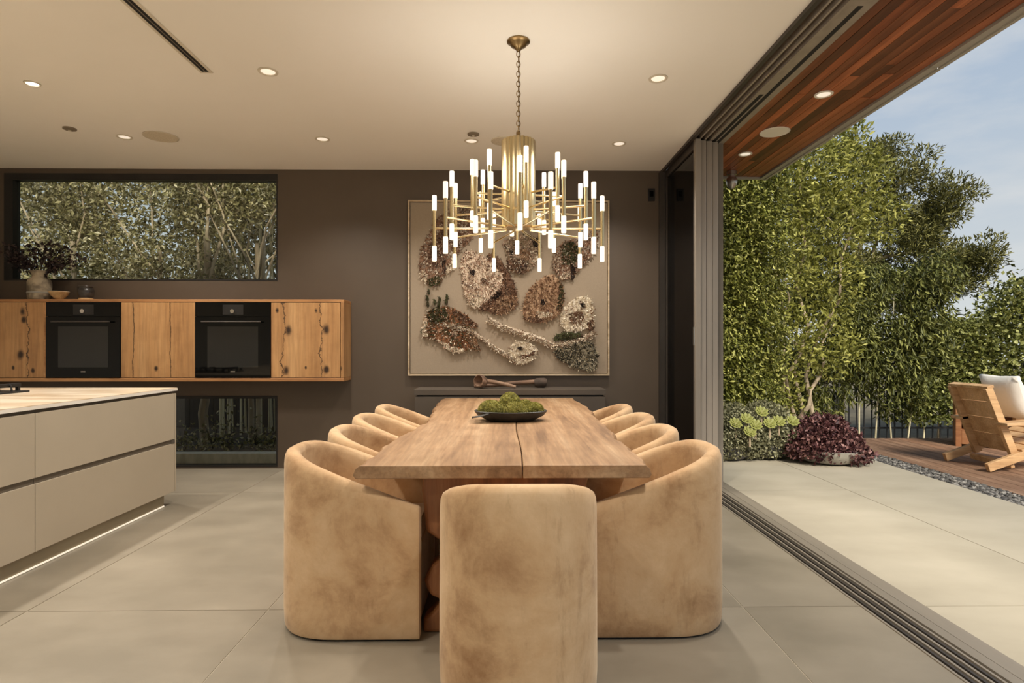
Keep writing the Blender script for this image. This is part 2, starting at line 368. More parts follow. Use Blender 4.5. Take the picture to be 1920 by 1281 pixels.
# ---- windows
def window(name, x0, x1, z0, z1, label, t=.035, top=.05, left=.09):
    w = thing(name, ((x0+x1)/2, D+.08, z0), kind='structure'); w['label'] = label
    y0, y1 = D-.004, D+.09
    box('frame_head', 'black', x0, x1, y0, y1, z1-top, z1, w)
    box('frame_sill', 'black', x0, x1, y0, y1, z0, z0+t*.5, w)
    box('frame_jamb', 'black', x0, x0+left, y0, y1, z0+t*.5, z1-top, w)
    box('frame_jamb', 'black', x1-t*.35, x1, y0, y1, z0+t*.5, z1-top, w)
    box('pane', 'glass', x0+left, x1-t*.35, D+.05, D+.056, z0+t*.5, z1-top, w)
window('window_1', UX0, UX1, UZ0, UZ1, 'wide black-framed clerestory window above the wall cabinet', top=.065)
window('window_2', LX0, LX1, LZ0, LZ1, 'low black-framed window at floor level under the wall cabinet', top=.03)
# ---- sliding door: header, threshold
hd = thing('door_header', (1.79, 1, ZC), kind='structure'); hd['label'] = 'dark metal head track of the sliding doors'
box('fascia', 'bronze_dark', XO, 1.65, -5, D, ZC-.025, ZC+.3, hd)
box('track_bed', 'slot', 1.65, 1.82, -5, D, ZC+.06, ZC+.3, hd)
for x in (1.648, 1.700, 1.752, 1.805):
    box('track_rail', 'bronze', x, x+.014, -5, D, ZC-.012, ZC+.06, hd)
box('head_plate', 'bronze', 1.819, 1.965, -5, D+.1, ZC-.005, ZC+.3, hd)
for x, ye in ((1.84, 4.2), (1.885, 3.1)):
    box('recess', 'slot', x, x+.03, ye, D, ZC-.0065, ZC-.0045, hd)
th = thing('door_threshold', (1.87, 1, 0), kind='structure'); th['label'] = 'grooved bronze floor track of the sliding doors'
box('track_bed', 'slot', 1.715, 2.03, -5, D, -.08, -.018, th)
for k in range(7):
    x = 1.716+k*.0235
    box('track_rail', 'track_plate' if k % 2 == 0 else 'bronze_dark', x, x+.011, -5, D, -.018, .003, th)
box('track_plate', 'track_plate', 1.884, 1.935, -5, D, -.018, .003, th)
box('track_plate', 'track_plate', 1.941, 2.028, -5, D, -.018, .001, th)
# ---- soffit of planks
so = thing('soffit', (2.36, 1, ZC), kind='structure'); so['label'] = 'reddish hardwood plank soffit over the patio'
box('soffit_backing', 'black', 1.967, 2.745, -5, 6.25, ZC+.02, ZC+.3, so)
x = 1.967; k = 0
while x < 2.70:
    w = .0706; y = -5 + random.uniform(-1, 0)
    while y < 6.25:
        y2 = y + random.uniform(1.0, 2.6)
        a, b = max(y, -5), min(y2, 6.25)
        if b-a > .05: box('plank', 'soffit', x+.0015, x+w-.0015, a+.001, b-.001, ZC-random.uniform(0, .003), ZC+.02, so)
        y = y2
    x += w; k += 1
so2 = thing('trim_1', (2.78, 1, ZC), kind='structure'); so2['label'] = 'grey metal drip edge along the soffit'
yy = [-5, -2.2, .2, 2.35, 3.75, 4.95, 6.30]
for a, b in zip(yy[:-1], yy[1:]):
    box('flashing', 'grey_metal', 2.748, 2.80, a+.002, b-.002, ZC-.02, ZC+.41, so2)
    box('drip_lip', 'grey_metal', 2.80, 2.825, a+.004, b-.004, ZC-.03, ZC-.018, so2)
box('flashing', 'grey_metal', 1.97, 2.748, 6.255, 6.30, ZC-.02, ZC+.41, so2)
# ---- parked sliding door panels
def door_panel(x, yl, label, n):
    d = thing('door_%d' % n, (x, yl, 0), label, kind='structure')
    y1 = D-.02
    box('lead_stile', 'bronze', x-.026, x+.026, yl, yl+.055, .006, ZC-.014, d, bevel=.006)
    box('rear_stile', 'bronze_dark', x-.024, x+.024, y1-.055, y1, .006, ZC-.014, d)
    box('bottom_rail', 'bronze_dark', x-.022, x+.022, yl+.055, y1-.055, .006, .09, d)
    box('top_rail', 'bronze_dark', x-.022, x+.022, yl+.055, y1-.055, ZC-.09, ZC-.014, d)
    box('pane', 'doorglass', x-.008, x+.008, yl+.055, y1-.055, .09, ZC-.09, d)
    return d
for i, (x, yl) in enumerate([(1.683, 5.06), (1.742, 5.10), (1.801, 5.12), (1.860, 5.14)]):
    d = door_panel(x, yl, ['innermost', 'second', 'third', 'outermost'][i]+' parked sliding glass door panel of the stack by the back wall', i+1)
    if i == 0:
        h = box('lock_strip', 'steel', x-.029, x-.0262, yl+.02, yl+.034, .3, 2.9, d)
        box('latch', 'steel', x-.034, x-.0262, yl+.012, yl+.04, 1.26, 1.42, d)
struct(box('trim_2', 'bronze_dark', 1.60, 1.655, D-.05, D-.0005, .001, ZC-.026), 'dark door jamb at the end of the back wall')
struct(box('added_door_backing', 'outer', 1.90, 1.96, 5.22, WB, -.1, ZC-.006), 'unseen wall piece added behind the parked doors to darken their glass')  # hidden wall added so the stacked glass reads dark

# ================================================================== CEILING FITTINGS
def downlight(x, y, label, z=ZC, lit=False, r=.064, group='recessed ceiling downlights', power=None, trim='trim_white'):
    t = thing('downlight', (x, y, z), label, 'downlight', group)
    n = 28
    MB().loft([[(x+rr*math.cos(a*2*math.pi/n), y+rr*math.sin(a*2*math.pi/n), z+zz) for a in range(n)] for rr, zz in
               ((r, -.0008), (r*.98, -.006), (r*.78, -.007), (r*.70, -.0012), (r*.70, -.0008))], True, False).build('trim_ring', trim, t, smooth=True)
    MB().lathe([(r*.71, -.0025), (r*.5, -.004), (.001, -.0045)], n, (x, y, z)).build('lens', 'lens_on' if lit else 'lens', t, smooth=True)
    lo = bpy.data.objects.new('lamp', bpy.data.lights.new('lamp', 'SPOT')); COL.objects.link(lo)
    lo.data.energy = power if power else LAMP; lo.data.color = WARM; lo.data.spot_size = math.radians(125); lo.data.spot_blend = .9; lo.data.shadow_soft_size = .05
    lo.parent = t; lo.location = (0, 0, -.03)
    return t
downlight(-3.26, 4.10, 'small bright lit downlight over the kitchen island', lit=True, r=.05, power=LAMP*1.2)
downlight(-1.56, 3.90, 'large round downlight right of the slot diffuser')
downlight(1.045, 3.964, 'large round downlight right of the chandelier chain')
downlight(-3.29, 5.13, 'downlight beside the round speaker above the wide window')
downlight(-1.59, 5.16, 'downlight between window and chandelier near the back wall')
downlight(-.288, 5.19, 'downlight just left of the chandelier drum near the back wall')
downlight(1.03, 5.24, 'downlight near the back wall by the door corner')
for x in (-3.28, -1.57, 1.04):  # unseen downlights added to brighten the room
    for y, nm in ((2.6, 'near the dining end'), (1.2, 'over the camera side'), (-.4, 'behind the viewer'), (-2.2, 'far behind the viewer')):
        downlight(x, y, 'added unseen fill downlight %s at %s' % (nm, {-3.28: 'the kitchen side', -1.57: 'the room middle', 1.04: 'the door side'}[x]))
downlight(2.30, 4.19, 'round white downlight in the wood soffit nearest the viewer', z=ZC-.003, group='soffit downlights', power=5, trim='counter_edge')
downlight(2.275, 5.50, 'round white downlight at the far end of the wood soffit', z=ZC-.003, group='soffit downlights', power=5, trim='counter_edge')
def speaker(x, y, r, label, z=ZC, mat='grille'):
    t = thing('ceiling_speaker', (x, y, z), label, 'speaker')
    MB().lathe([(r, -.0008), (r, -.006), (r*.95, -.008), (r*.93, -.0012)], 40, (x, y, z)).build('rim', 'trim_white' if mat == 'grille' else mat, t, smooth=True)
    MB().lathe([(r*.93, -.006), (.001, -.0075)], 40, (x, y, z)).build('grille', mat, t, smooth=True)
speaker(-2.97, 5.12, .14, 'round ceiling speaker above the wide window')
speaker(0.0, 5.19, .115, 'round ceiling speaker half hidden behind the chandelier')
speaker(2.29, 4.93, .12, 'round white speaker in the wood soffit', ZC-.003, 'counter_edge')
def sensor(x, y, label):
    t = thing('smoke_detector', (x, y, ZC), label, 'detector')
    MB().lathe([(.05, -.0005), (.05, -.01), (.03, -.018), (.001, -.019)], 24, (x, y, ZC)).build('housing', 'trim_dark', t, smooth=True)
    MB().lathe([(.014, -.0185), (.012, -.023), (.001, -.024)], 16, (x, y, ZC)).build('button', 'trim_white', t, smooth=True)
sensor(-3.62, 4.94, 'small round ceiling sensor at far left above the window')
sensor(-.262, 5.02, 'small round ceiling sensor behind the downlight left of the chandelier')
t = thing('slot_diffuser', (-1.97, 1.5, ZC), 'long narrow air slot in the ceiling above the island', 'air vent')
for x0, x1 in ((-2.012, -1.995), (-1.948, -1.93)): box('flange', 'trim_white', x0, x1, -1, 3.92, ZC-.006, ZC-.0005, t)
box('slot', 'slot', -1.995, -1.948, -1, 3.905, ZC-.003, ZC-.0005, t)
box('blade', 'trim_dark', -1.9735, -1.9695, -1, 3.905, ZC-.007, ZC-.0031, t)
box('flange_end', 'trim_white', -1.995, -1.948, 3.905, 3.92, ZC-.006, ZC-.0005, t)
t = thing('security_camera', (2.36, 6.05, ZC-.1), 'small grey dome camera hanging under the soffit corner', 'camera')
MB().lathe([(.05, .095), (.05, .06), (.035, .055), (.035, .03)], 20, (2.36, 6.05, ZC-.1)).build('mount', 'steel', t, smooth=True)
MB().lathe([(.045, .03), (.06, .0), (.05, -.05), (.02, -.085), (.001, -.09)], 20, (2.36, 6.05, ZC-.1)).build('dome', 'steel', t, smooth=True)
t = thing('wall_sensor', (1.525, D, 2.76), 'small black sensor plate high on the wall by the door', 'wall plate')
box('plate', 'black', 1.49, 1.56, D-.014, D-.0005, 2.755, 2.885, t, bevel=.004)
box('lens_strip', 'ovenglass', 1.505, 1.545, D-.017, D-.0142, 2.80, 2.86, t)

# ================================================================== WALL CABINET WITH OVENS
CF = 5.785; CZ0, CZ1 = .908, 1.713; CX1 = -1.572
cab = thing('wall_cabinet', (-3.36, CF, CZ0), 'long wall-hung knotty oak cabinet holding two black ovens', 'cabinet')
bd = .028
box('top_board', 'oak_frame', XL+.002, CX1, CF, D-.002, CZ1-bd, CZ1, cab, bevel=.004)
box('bottom_board', 'oak_frame', XL+.002, CX1, CF, D-.002, CZ0, CZ0+bd+.006, cab, bevel=.004)
MB().box(CX1-.032, CX1, CF, D-.002, CZ0+bd+.0062, CZ1-bd-.0002).build('side_board', 'oak_b', cab, bevel=.004)
box('carcass', 'black', XL+.002, CX1-.034, CF+.03, D-.002, CZ0+bd+.007, CZ1-bd-.001, cab)
dz0, dz1 = CZ0+bd+.010, CZ1-bd-.004
def cdoor(x0, x1, mat):
    return box('door', mat, x0, x1, CF+.002, CF+.026, dz0, dz1, cab, bevel=.0015)
cdoor(XL+.01, -4.492, 'oak_a'); cdoor(-3.742, -3.026, 'oak_b'); cdoor(-2.284, CX1-.036, 'oak_c')
box('divider', 'oak_frame', -4.489, -4.470, CF+.002, CF+.028, dz0, dz1, cab)
def oven(x0, x1, label):
    t = thing('wall_oven', ((x0+x1)/2, CF, dz0), label, 'oven', 'built-in wall ovens')
    xm = (x0+x1)/2
    box('control_panel', 'ovenglass', x0, x1, CF+.001, CF+.026, dz1-.135, dz1, t)
    dr = box('oven_door', 'ovenglass', x0, x1, CF-.004, CF+.026, dz0, dz1-.139, t, bevel=.002)
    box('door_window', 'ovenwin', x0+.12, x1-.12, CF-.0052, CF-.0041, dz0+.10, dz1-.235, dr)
    hz = dz1-.19
    MB().tube([(x0+.08, CF-.045, hz), (x1-.08, CF-.045, hz)], .008, 10).build('handle', 'bronze_dark', t, smooth=True)
    for xx in (x0+.11, x1-.11): box('handle_post', 'bronze_dark', xx-.006, xx+.006, CF-.045, CF-.0042, hz-.005, hz+.005, t)
    box('display', 'black', xm-.10, xm+.10, CF-.0005, CF+.0009, dz1-.12, dz1-.02, t)
    MB().tube([(xm, CF-.022, dz1-.085), (xm, CF+.0005, dz1-.085)], .020, 18).build('control_knob', 'chrome', t, smooth=True)
    box('badge', 'steel', xm-.022, xm+.022, CF-.0055, CF-.0042, dz0+.052, dz0+.064, t)
oven(-4.468, -3.745, 'black glass wall oven at the left, behind the gas hob')
oven(-3.022, -2.288, 'black glass wall oven nearer the cabinet end')
# ---- things on the cabinet
zt = CZ1+.0005
vx, vy = -4.62, 5.90
t = thing('vase', (vx, vy, zt), 'mottled stoneware vase on the oak cabinet', 'vase')
MB().lathe([(.088, 0), (.098, .015), (.101, .09), (.101, .175), (.092, .2), (.068, .22), (.062, .245), (.08, .285), (.076, .29), (.05, .25), (.05, .2), (.001, .19)], 28, (vx, vy, zt)).build('body', 'stone_vase', t, smooth=True)
MB().lathe([(.1005, .060), (.1045, .066), (.1045, .072), (.1008, .078)], 28, (vx, vy, zt)).build('raised_band', 'planter', t, smooth=True)
br = thing('dried_branches', (vx, vy, zt+.2), 'dark leafy dried branches in the stoneware vase', 'branches')
def leaves(pts, nrm, L, Wd, name, mat, parent, curl=.15, jitter=1.0, r=None):
    """one folded leaf per point, two triangles each"""
    r = r or rng
    n = len(pts); pts = np.asarray(pts, float)
    d = r.normal(size=(n, 3))*jitter + np.asarray(nrm, float)
    d /= np.linalg.norm(d, axis=1, keepdims=True)+1e-9
    q = r.normal(size=(n, 3)); s = np.cross(d, q); s /= np.linalg.norm(s, axis=1, keepdims=True)+1e-9
    up = np.cross(s, d)
    l_ = (L*r.uniform(.6, 1.25, n))[:, None]; w_ = (Wd*r.uniform(.7, 1.2, n))[:, None]
    a = pts; t_ = pts+d*l_; m = pts+d*l_*.5
    b = m+s*w_*.5+up*l_*curl; c = m-s*w_*.5+up*l_*curl
    V_ = np.stack([a, b, t_, c], 1).reshape(-1, 3)
    cen = (V_.min(0)+V_.max(0))/2
    me = bpy.data.meshes.new(name)
    me.vertices.add(4*n); me.vertices.foreach_set('co', (V_-cen).ravel())
    me.loops.add(6*n); me.polygons.add(2*n)
    k = np.arange(n)[:, None]*4
    me.loops.foreach_set('vertex_index', (k+np.array([[0, 1, 2, 0, 2, 3]])).ravel().astype(np.int32))
    me.polygons.foreach_set('loop_start', np.arange(0, 6*n, 3, dtype=np.int32))
    me.update(calc_edges=True); me.validate()
    me.materials.append(MT[mat])
    o = bpy.data.objects.new(name, me); COL.objects.link(o); o['kind'] = 'stuff'
    o.location = cen
    if parent is not None:
        o.parent = parent; o.location = Vector(cen)-parent.location
    return o
tips = [(-.42, .0, .34), (-.36, .05, .22), (-.25, -.04, .36), (-.12, .03, .42), (.10, 0, .42), (.22, .03, .38), (.38, -.02, .30), (.46, .02, .24), (.30, -.05, .20), (-.30, -.03, .30)]
lp = []
for tx, ty, tz in tips:
    tx *= .92; tz *= .85
    p0 = Vector((vx+tx*.04, vy+ty*.1, zt+.2)); p3 = Vector((vx+tx, vy+ty, zt+.2+tz))
    p1 = p0+Vector((tx*.1, 0, tz*.4)); p2 = p0+Vector((tx*.5, ty*.5, tz*.8))
    pts = [((1-u)**3)*p0+3*u*(1-u)**2*p1+3*u*u*(1-u)*p2+u**3*p3 for u in [i/7 for i in range(8)]]
    MB().tube(pts, [.006-.004*i/7 for i in range(8)], 6).build('branch', 'twig', br, smooth=True)
    for _ in range(75):
        u = random.uniform(.4, 1.04); q = ((1-u)**3)*p0+3*u*(1-u)**2*p1+3*u*u*(1-u)*p2+u**3*p3
        lp.append(q+Vector((random.gauss(0, .025), random.gauss(0, .02), random.gauss(0, .028))))
leaves(lp, np.zeros((len(lp), 3)), .046, .026, 'leaf_cluster', 'leaf_twig', br)
t = thing('small_bowl', (-4.405, 5.87, zt), 'small pale wooden bowl beside the vase', 'bowl')
MB().lathe([(.03, 0), (.034, .006), (.07, .045), (.088, .078), (.083, .08), (.06, .045), (.02, .014), (.001, .013)], 26, (-4.405, 5.87, zt)).build('body', 'wood_bowl', t, smooth=True)
MB().lathe([(.088, .0785), (.0875, .0825), (.083, .0825), (.082, .0785)], 26, (-4.405, 5.87, zt)).build('rim', 'counter', t, smooth=True)
t = thing('small_pot', (-4.15, 5.88, zt), 'small dark glazed pot on a pale wooden coaster', 'pot')
MB().lathe([(.062, 0), (.062, .016), (.001, .016)], 24, (-4.15, 5.88, zt)).build('coaster', 'wood_bowl', t, smooth=True)
MB().lathe([(.055, .0165), (.066, .04), (.074, .085), (.066, .112), (.058, .118), (.066, .132), (.064, .136), (.05, .12), (.05, .05), (.001, .04)], 26, (-4.15, 5.88, zt)).build('body', 'black_pot', t, smooth=True)

# ================================================================== KITCHEN ISLAND
IX = -2.616; IY1 = 4.70; IZ = .923
isl = thing('kitchen_island', (-3.35, 2.2, 0), 'taupe handleless kitchen island with two rows of drawers', 'island')
IX0 = -4.05; IYa = -.9
box('carcass', 'island_dark', IX0, IX-.022, IYa, IY1-.002, .10, IZ-.024, isl)
box('plinth', 'plinth', IX0+.08, IX-.035, IYa+.05, IY1-.09, .001, .10, isl)
box('end_panel', 'island', IX0, IX-.001, IY1-.0018, IY1+.018, .10, IZ-.045, isl)
ys = [IYa, .53, 1.92, 3.31, IY1-.003]
for a, b in zip(ys[:-1], ys[1:]):
    dr = box('drawer_front', 'island', IX-.02, IX, a+.0025, b-.0025, .516, IZ-.045, isl, bevel=.0015)
    dr = box('drawer_front', 'island', IX-.02, IX, a+.0025, b-.0025, .102, .482, isl, bevel=.0015)
    box('finger_channel', 'island_dark', IX-.0215, IX-.010, a+.002, b-.002, .482, .516, isl)
box('channel_end_cap', 'steel', IX-.0095, IX+.0025, IY1-.045, IY1-.004, .484, .512, isl)
box('led_strip', 'led', IX-.034, IX-.026, IYa+.05, IY1-.10, .004, .012, isl)
ct = thing('island_worktop', (-3.35, 2.2, IZ-.022), 'pale veined stone worktop on the kitchen island', 'worktop')
box('top_slab', 'counter', IX0-.02, IX+.006, IYa-.02, IY1+.022, IZ-.004, IZ, ct)
box('edge_band', 'counter_edge', IX0-.02, IX+.008, IYa-.02, IY1+.024, IZ-.0235, IZ-.0042, ct)
cx, cy = -3.62, 4.02
t = thing('gas_hob', (cx, cy, IZ), 'black gas hob with chrome knob at the left edge of the island', 'hob')
box('hob_plate', 'black', cx-.34, cx+.20, cy-.24, cy+.26, IZ+.0005, IZ+.012, t, bevel=.003)
for bx, by in ((-.2, -.08), (-.2, .14), (.06, .10)):
    b = MB().lathe([(.055, .0125), (.055, .026), (.035, .034), (.001, .035)], 20, (cx+bx, cy+by, IZ)).build('burner', 'steel', t, smooth=True)
    g_ = MB()
    for a in range(4):
        an = a*math.pi/2+.4
        g_.tube([(cx+bx+.03*math.cos(an), cy+by+.03*math.sin(an), IZ+.056), (cx+bx+.11*math.cos(an), cy+by+.11*math.sin(an), IZ+.056), (cx+bx+.115*math.cos(an), cy+by+.115*math.sin(an), IZ+.0125)], .007, 6)
    g_.build('pan_support', 'black', t, smooth=True)
box('grate_bar', 'black', cx+.13, cx+.155, cy-.16, cy+.24, IZ+.04, IZ+.066, t, bevel=.004)
for yy_ in (-.15, .225): box('grate_foot', 'black', cx+.132, cx+.152, cy+yy_-.01, cy+yy_+.01, IZ+.0125, IZ+.0398, t)
for kx in (.17, .05):
    MB().lathe([(.021, .0125), (.021, .04), (.017, .046), (.001, .047)], 18, (cx+kx, cy-.205, IZ)).build('knob', 'chrome', t, smooth=True)

# ================================================================== DINING TABLE
TZ = .755; TT = .055
lx = [(2.444, -.60), (2.50, -.585), (2.8, -.59), (3.13, -.58), (3.5, -.535), (3.86, -.50), (4.15, -.505), (4.43, -.527), (4.9, -.56), (5.29, -.577), (5.62, -.566)]
rx = [(2.444, .60), (2.50, .60), (2.83, .606), (3.16, .60), (3.58, .633), (4.1, .63), (4.5, .665), (4.95, .675), (5.29, .652), (5.62, .648)]
tb = thing('dining_table', (0.03, 4.03, 0), 'long live-edge wooden slab dining table on root-like slab legs', 'table')
def edge(tab, y): return float(np.interp(y, [a for a, _ in tab], [b for _, b in tab]))
def board(side):
    rings = []
    for i in range(65):
        y = 2.444+(5.62-2.444)*i/64
        w = .007*math.sin(y*17+side)+.005*math.sin(y*39+2*side)
        s_ = .078+.004*math.sin(y*5)
        if side < 0:
            xe = edge(lx, y)+w; xi = s_-.002
        else:
            xe = edge(rx, y)+w; xi = s_+.0025
        sg = -1 if side < 0 else 1
        fl_ = .022+.008*math.sin(y*11+side)
        rings.append([(xe, y, TZ), (xe+sg*fl_*.6, y, TZ-.014), (xe+sg*fl_, y, TZ-TT*.72), (xe+sg*fl_*.6, y, TZ-TT), (xi, y, TZ-TT), (xi, y, TZ-.004), (xi+sg*.003, y, TZ)])
    return MB().loft(rings)
for sd in (-1, 1): board(sd).build('top_board', 'table', tb, bevel=.003)
def legslab(y0, y1, fl):
    L_ = [(-.365, .698), (-.37, .62), (-.36, .53), (-.35, .44), (-.295, .405), (-.265, .345), (-.325, .295), (-.362, .226), (-.335, .165), (-.285, .142), (-.32, .095), (-.362, .06), (-.365, .001)]
    R_ = [(.36, .001), (.365, .07), (.31, .12), (.295, .18), (.345, .24), (.355, .30), (.28, .37), (.275, .42), (.335, .47), (.36, .55), (.352, .64), (.365, .698)]
    poly = L_+[(-.2, .001), (-.12, .05), (.0, .075), (.13, .045), (.2, .001)]+R_
    if fl: poly = [(-a, b) for a, b in poly][::-1]
    return MB().prism([(a+.01, b) for a, b in poly], 'Y', y0, y1).build('slab_leg', 'leg', tb, bevel=.018, seg=3)
legslab(2.56, 2.66, False); legslab(5.05, 5.15, True)
MB().box(-.06, .08, 2.662, 5.048, .14, .26).build('stretcher', 'leg', tb, bevel=.015)

# ================================================================== CHAIRS
CL = .62; CW = .29
def make_chair():
    root = thing('dining_chair', (0, 0, 0))
    def u_path(inset):
        w = CW-inset; pts = []
        xa = .30
        nb = 22
        for i in range(6): pts.append((CL-(CL-xa)*i/6*1.0, -w))
        for i in range(nb+1):
            a = -math.pi/2+math.pi*i/nb
            ex = 2/2.5
            cxx = math.copysign(abs(math.cos(a))**ex, math.cos(a)); sy = math.copysign(abs(math.sin(a))**ex, math.sin(a))
            pts.append((xa-(xa-inset)*cxx, w*sy))
        for i in range(6): pts.append((xa+(CL-xa)*(i+1)/6, w))
        return pts
    th_ = .072
    O_, I_ = u_path(0), u_path(th_)
    def H(x):
        return float(np.interp(x, [0, .05, .12, .27, .44, .62], [.792, .782, .758, .708, .642, .575]))
    rings = []
    N = len(O_)
    for k in range(N):
        o, i = Vector((*O_[k], 0)), Vector((*I_[k], 0))
        h = H(o.x)
        P = lambda f, z: (o.x+(i.x-o.x)*f, o.y+(i.y-o.y)*f, z)
        prof = [(.10, .012), (.02, .026), (-.03, .10), (-.02, .35), (0, h-.06), (.03, h-.028), (.14, h-.008), (.35, h), (.65, h-.002), (.86, h-.012), (.97, h-.034), (1.0, h-.07), (1.0, .40), (.9, .30), (.9, .012)]
        rings.append([P(f, z) for f, z in prof])
    # rounded arm fronts
    def endcap(r0, sgn):
        c = np.mean(np.array(r0), 0); out = []
        for dx, sc in ((.010, .985), (.018, .95), (.022, .90)):
            rr = []
            for p in r0:
                rr.append((p[0]+sgn*dx, c[1]+(p[1]-c[1])*sc, .012+(p[2]-.012)*(1-(1-sc)*.22)))
            out.append(rr)
        return out
    rings = endcap(rings[0], 1)[::-1]+rings+endcap(rings[-1], 1)
    MB().loft(rings).build('shell', 'suede', root, smooth=True, origin=False)
    # seat front panel and cushion
    wi = CW-th_+.004
    MB().box(.30, CL+.004, -wi, wi, .012, .36).build('front_panel', 'suede', root, bevel=.008, origin=False)
    I2 = u_path(th_-.002)
    rr = []
    for z, sc in ((.362, .985), (.375, 1.0), (.43, 1.0), (.452, .97), (.46, .9)):
        cx_, cy_ = .36, 0
        rr.append([(cx_+(x-cx_)*sc, y*sc, z) for x, y in I2])
    MB().loft(rr).build('seat_cushion', 'suede', root, smooth=True, origin=False)
    MB().loft([[(.32+(x-.32)*.93, y*.93, z) for x, y in O_] for z in (.0, .0118)]).build('plinth', 'chair_base_shade', root, origin=False)  # black slab put in for the thin shadow under the upholstery
    return root
proto = make_chair()
spots = []
ordn = ['nearest', 'second', 'third', 'farthest']
for k in range(4):
    y = 2.768+.61*k
    jl = [(.0, 0), (.01, .01), (-.012, -.015), (.0, .02)][k]
    spots.append((-1.0+jl[0], y, jl[1], '%s of the four tan suede tub chairs along the left side of the table' % ordn[k]))
    spots.append((1.003-jl[0], y+.004, math.pi-jl[1], '%s of the four tan suede tub chairs along the right side of the table' % ordn[k]))
spots.append((.053, 1.915, math.pi/2, 'tan suede tub chair at the head of the table, back to the viewer'))
for i, (x, y, a, lb) in enumerate(spots):
    o = proto if i == 0 else copy_tree(proto)
    o.location = (x, y, 0); o.rotation_euler = (0, 0, a)
    tag(o, lb, 'chair', 'tan suede tub chairs round the dining table')

# ================================================================== MOSS BOWL
bx, by = .045, 3.93
t = thing('leaf_bowl', (bx, by, TZ), 'dark leaf-shaped wooden bowl filled with moss on the table', 'bowl')
prof = [(.12, .001), (.155, .004), (.22, .035), (.246, .066), (.239, .07), (.207, .045), (.12, .018), (.001, .016)]
MB().lathe(prof, 40, (bx, by, TZ), 1, .68).build('body', 'bowl', t, smooth=True)
MB().loft([[(bx-.13-.125*u, by-.112-.03*math.sin(u*3)+s*(.036*math.sin(math.pi*min(1, u*.9+.1))+.004), TZ+.062-.028*u+zz) for s, zz in ((-1, 0), (0, .006), (1, 0), (0, -.006))] for u in [i/9 for i in range(10)]]).build('leaf_handle', 'bowl', t, smooth=True)
def mound(x, y, z, r, h, label):
    b = bmesh.new(); bmesh.ops.create_icosphere(b, subdivisions=4, radius=1)
    for v in b.verts:
        p = v.co.copy(); k = 1+.06*math.sin(p.x*9+x*50)*math.sin(p.y*8+y*40)+.05*math.sin(p.z*13+p.x*11)+random.uniform(-.03, .03)
        v.co = Vector((p.x*r*k, p.y*r*k, max(p.z, -.35)*h*k))
    me = bpy.data.meshes.new('moss_clump'); b.to_mesh(me); b.free(); me.materials.append(MT['moss'])
    for p in me.polygons: p.use_smooth = True
    o = bpy.data.objects.new('moss_clump', me); COL.objects.link(o); o.location = (x, y, z)
    tag(o, label, 'moss', 'moss clumps in the leaf bowl')
    n = 1500
    q = rng.normal(size=(n, 3)); q /= np.linalg.norm(q, axis=1, keepdims=True); q[:, 2] = np.abs(q[:, 2])
    pts = q*np.array([r, r, h])*.985
    f = leaves(pts+np.array([x, y, z]), q*1.2, .010, .005, 'moss_fuzz', 'leaf_succ_moss', o, jitter=.5)
MT['leaf_succ_moss'] = leafmat('moss_frond', [(0, G(104, 100, 40)), (.6, G(164, 158, 76)), (1, G(204, 194, 124))], .2)
mound(bx-.13, by-.01, TZ+.066, .085, .068, 'rounded moss clump at the left of the leaf bowl')
mound(bx-.005, by+.04, TZ+.085, .075, .098, 'tallest moss clump in the middle of the leaf bowl')
mound(bx+.03, by-.07, TZ+.062, .078, .065, 'moss clump at the front of the leaf bowl')
mound(bx+.155, by-.01, TZ+.064, .065, .055, 'small moss clump at the right end of the leaf bowl')
mound(bx+.095, by+.03, TZ+.07, .062, .062, 'moss clump between the tallest clump and the right end')

# ================================================================== CONSOLE AND DRIFTWOOD
cf = 5.66; CTZ = .837
t = thing('console', (.06, 5.85, 0), 'dark painted console cabinet under the artwork', 'console')
box('top_slab', 'console', -.867, .986, cf, D-.003, CTZ-.055, CTZ, t, bevel=.002)
box('shadow_gap', 'slot', -.84, .96, cf+.02, D-.003, CTZ-.07, CTZ-.0552, t)
for k in range(3):
    a = -.862+k*.6147
    box('door', 'console', a+.002, a+.6127, cf+.004, cf+.024, .10, CTZ-.071, t, bevel=.0015)
box('carcass', 'console', -.862, .982, cf+.0242, D-.003, .06, CTZ-.0702, t)
box('plinth', 'black', -.82, .94, cf+.05, D-.003, .001, .0598, t)
yc = 5.83
t = thing('wooden_ladle', (-.24, yc, CTZ), 'weathered wooden ladle with a round cup on the console', 'ladle')
a = Vector((-.225, yc-.03, CTZ+.068))
mb = MB()
ax = Vector((-.55, -.8, .2)).normalized()
p1 = ax.cross(Vector((0, 0, 1))).normalized(); p2 = ax.cross(p1)
mb.loft([[a+ax*h+(p1*math.cos(k*math.pi/10)+p2*math.sin(k*math.pi/10))*r for k in range(20)] for r, h in ((.02, -.05), (.05, -.04), (.064, 0), (.062, .045), (.052, .05), (.048, .02), (.02, -.01), (.002, -.012))])
mb.build('cup', 'old_wood', t, smooth=True)
MB().tube([(-.19, yc-.01, CTZ+.075), (-.08, yc-.02, CTZ+.058), (.03, yc-.03, CTZ+.036), (.115, yc-.045, CTZ+.016)], [.022, .021, .018, .014], 12).build('handle', 'old_wood', t, smooth=True)
t = thing('wooden_mallet', (.3, yc+.06, CTZ), 'weathered wooden mallet with a dark block head on the console', 'mallet')
MB().tube([(-.30, yc+.06, CTZ+.016), (-.1, yc+.06, CTZ+.026), (.12, yc+.06, CTZ+.048), (.33, yc+.06, CTZ+.060)], [.015, .018, .021, .022], 12).build('handle', 'old_wood', t, smooth=True)
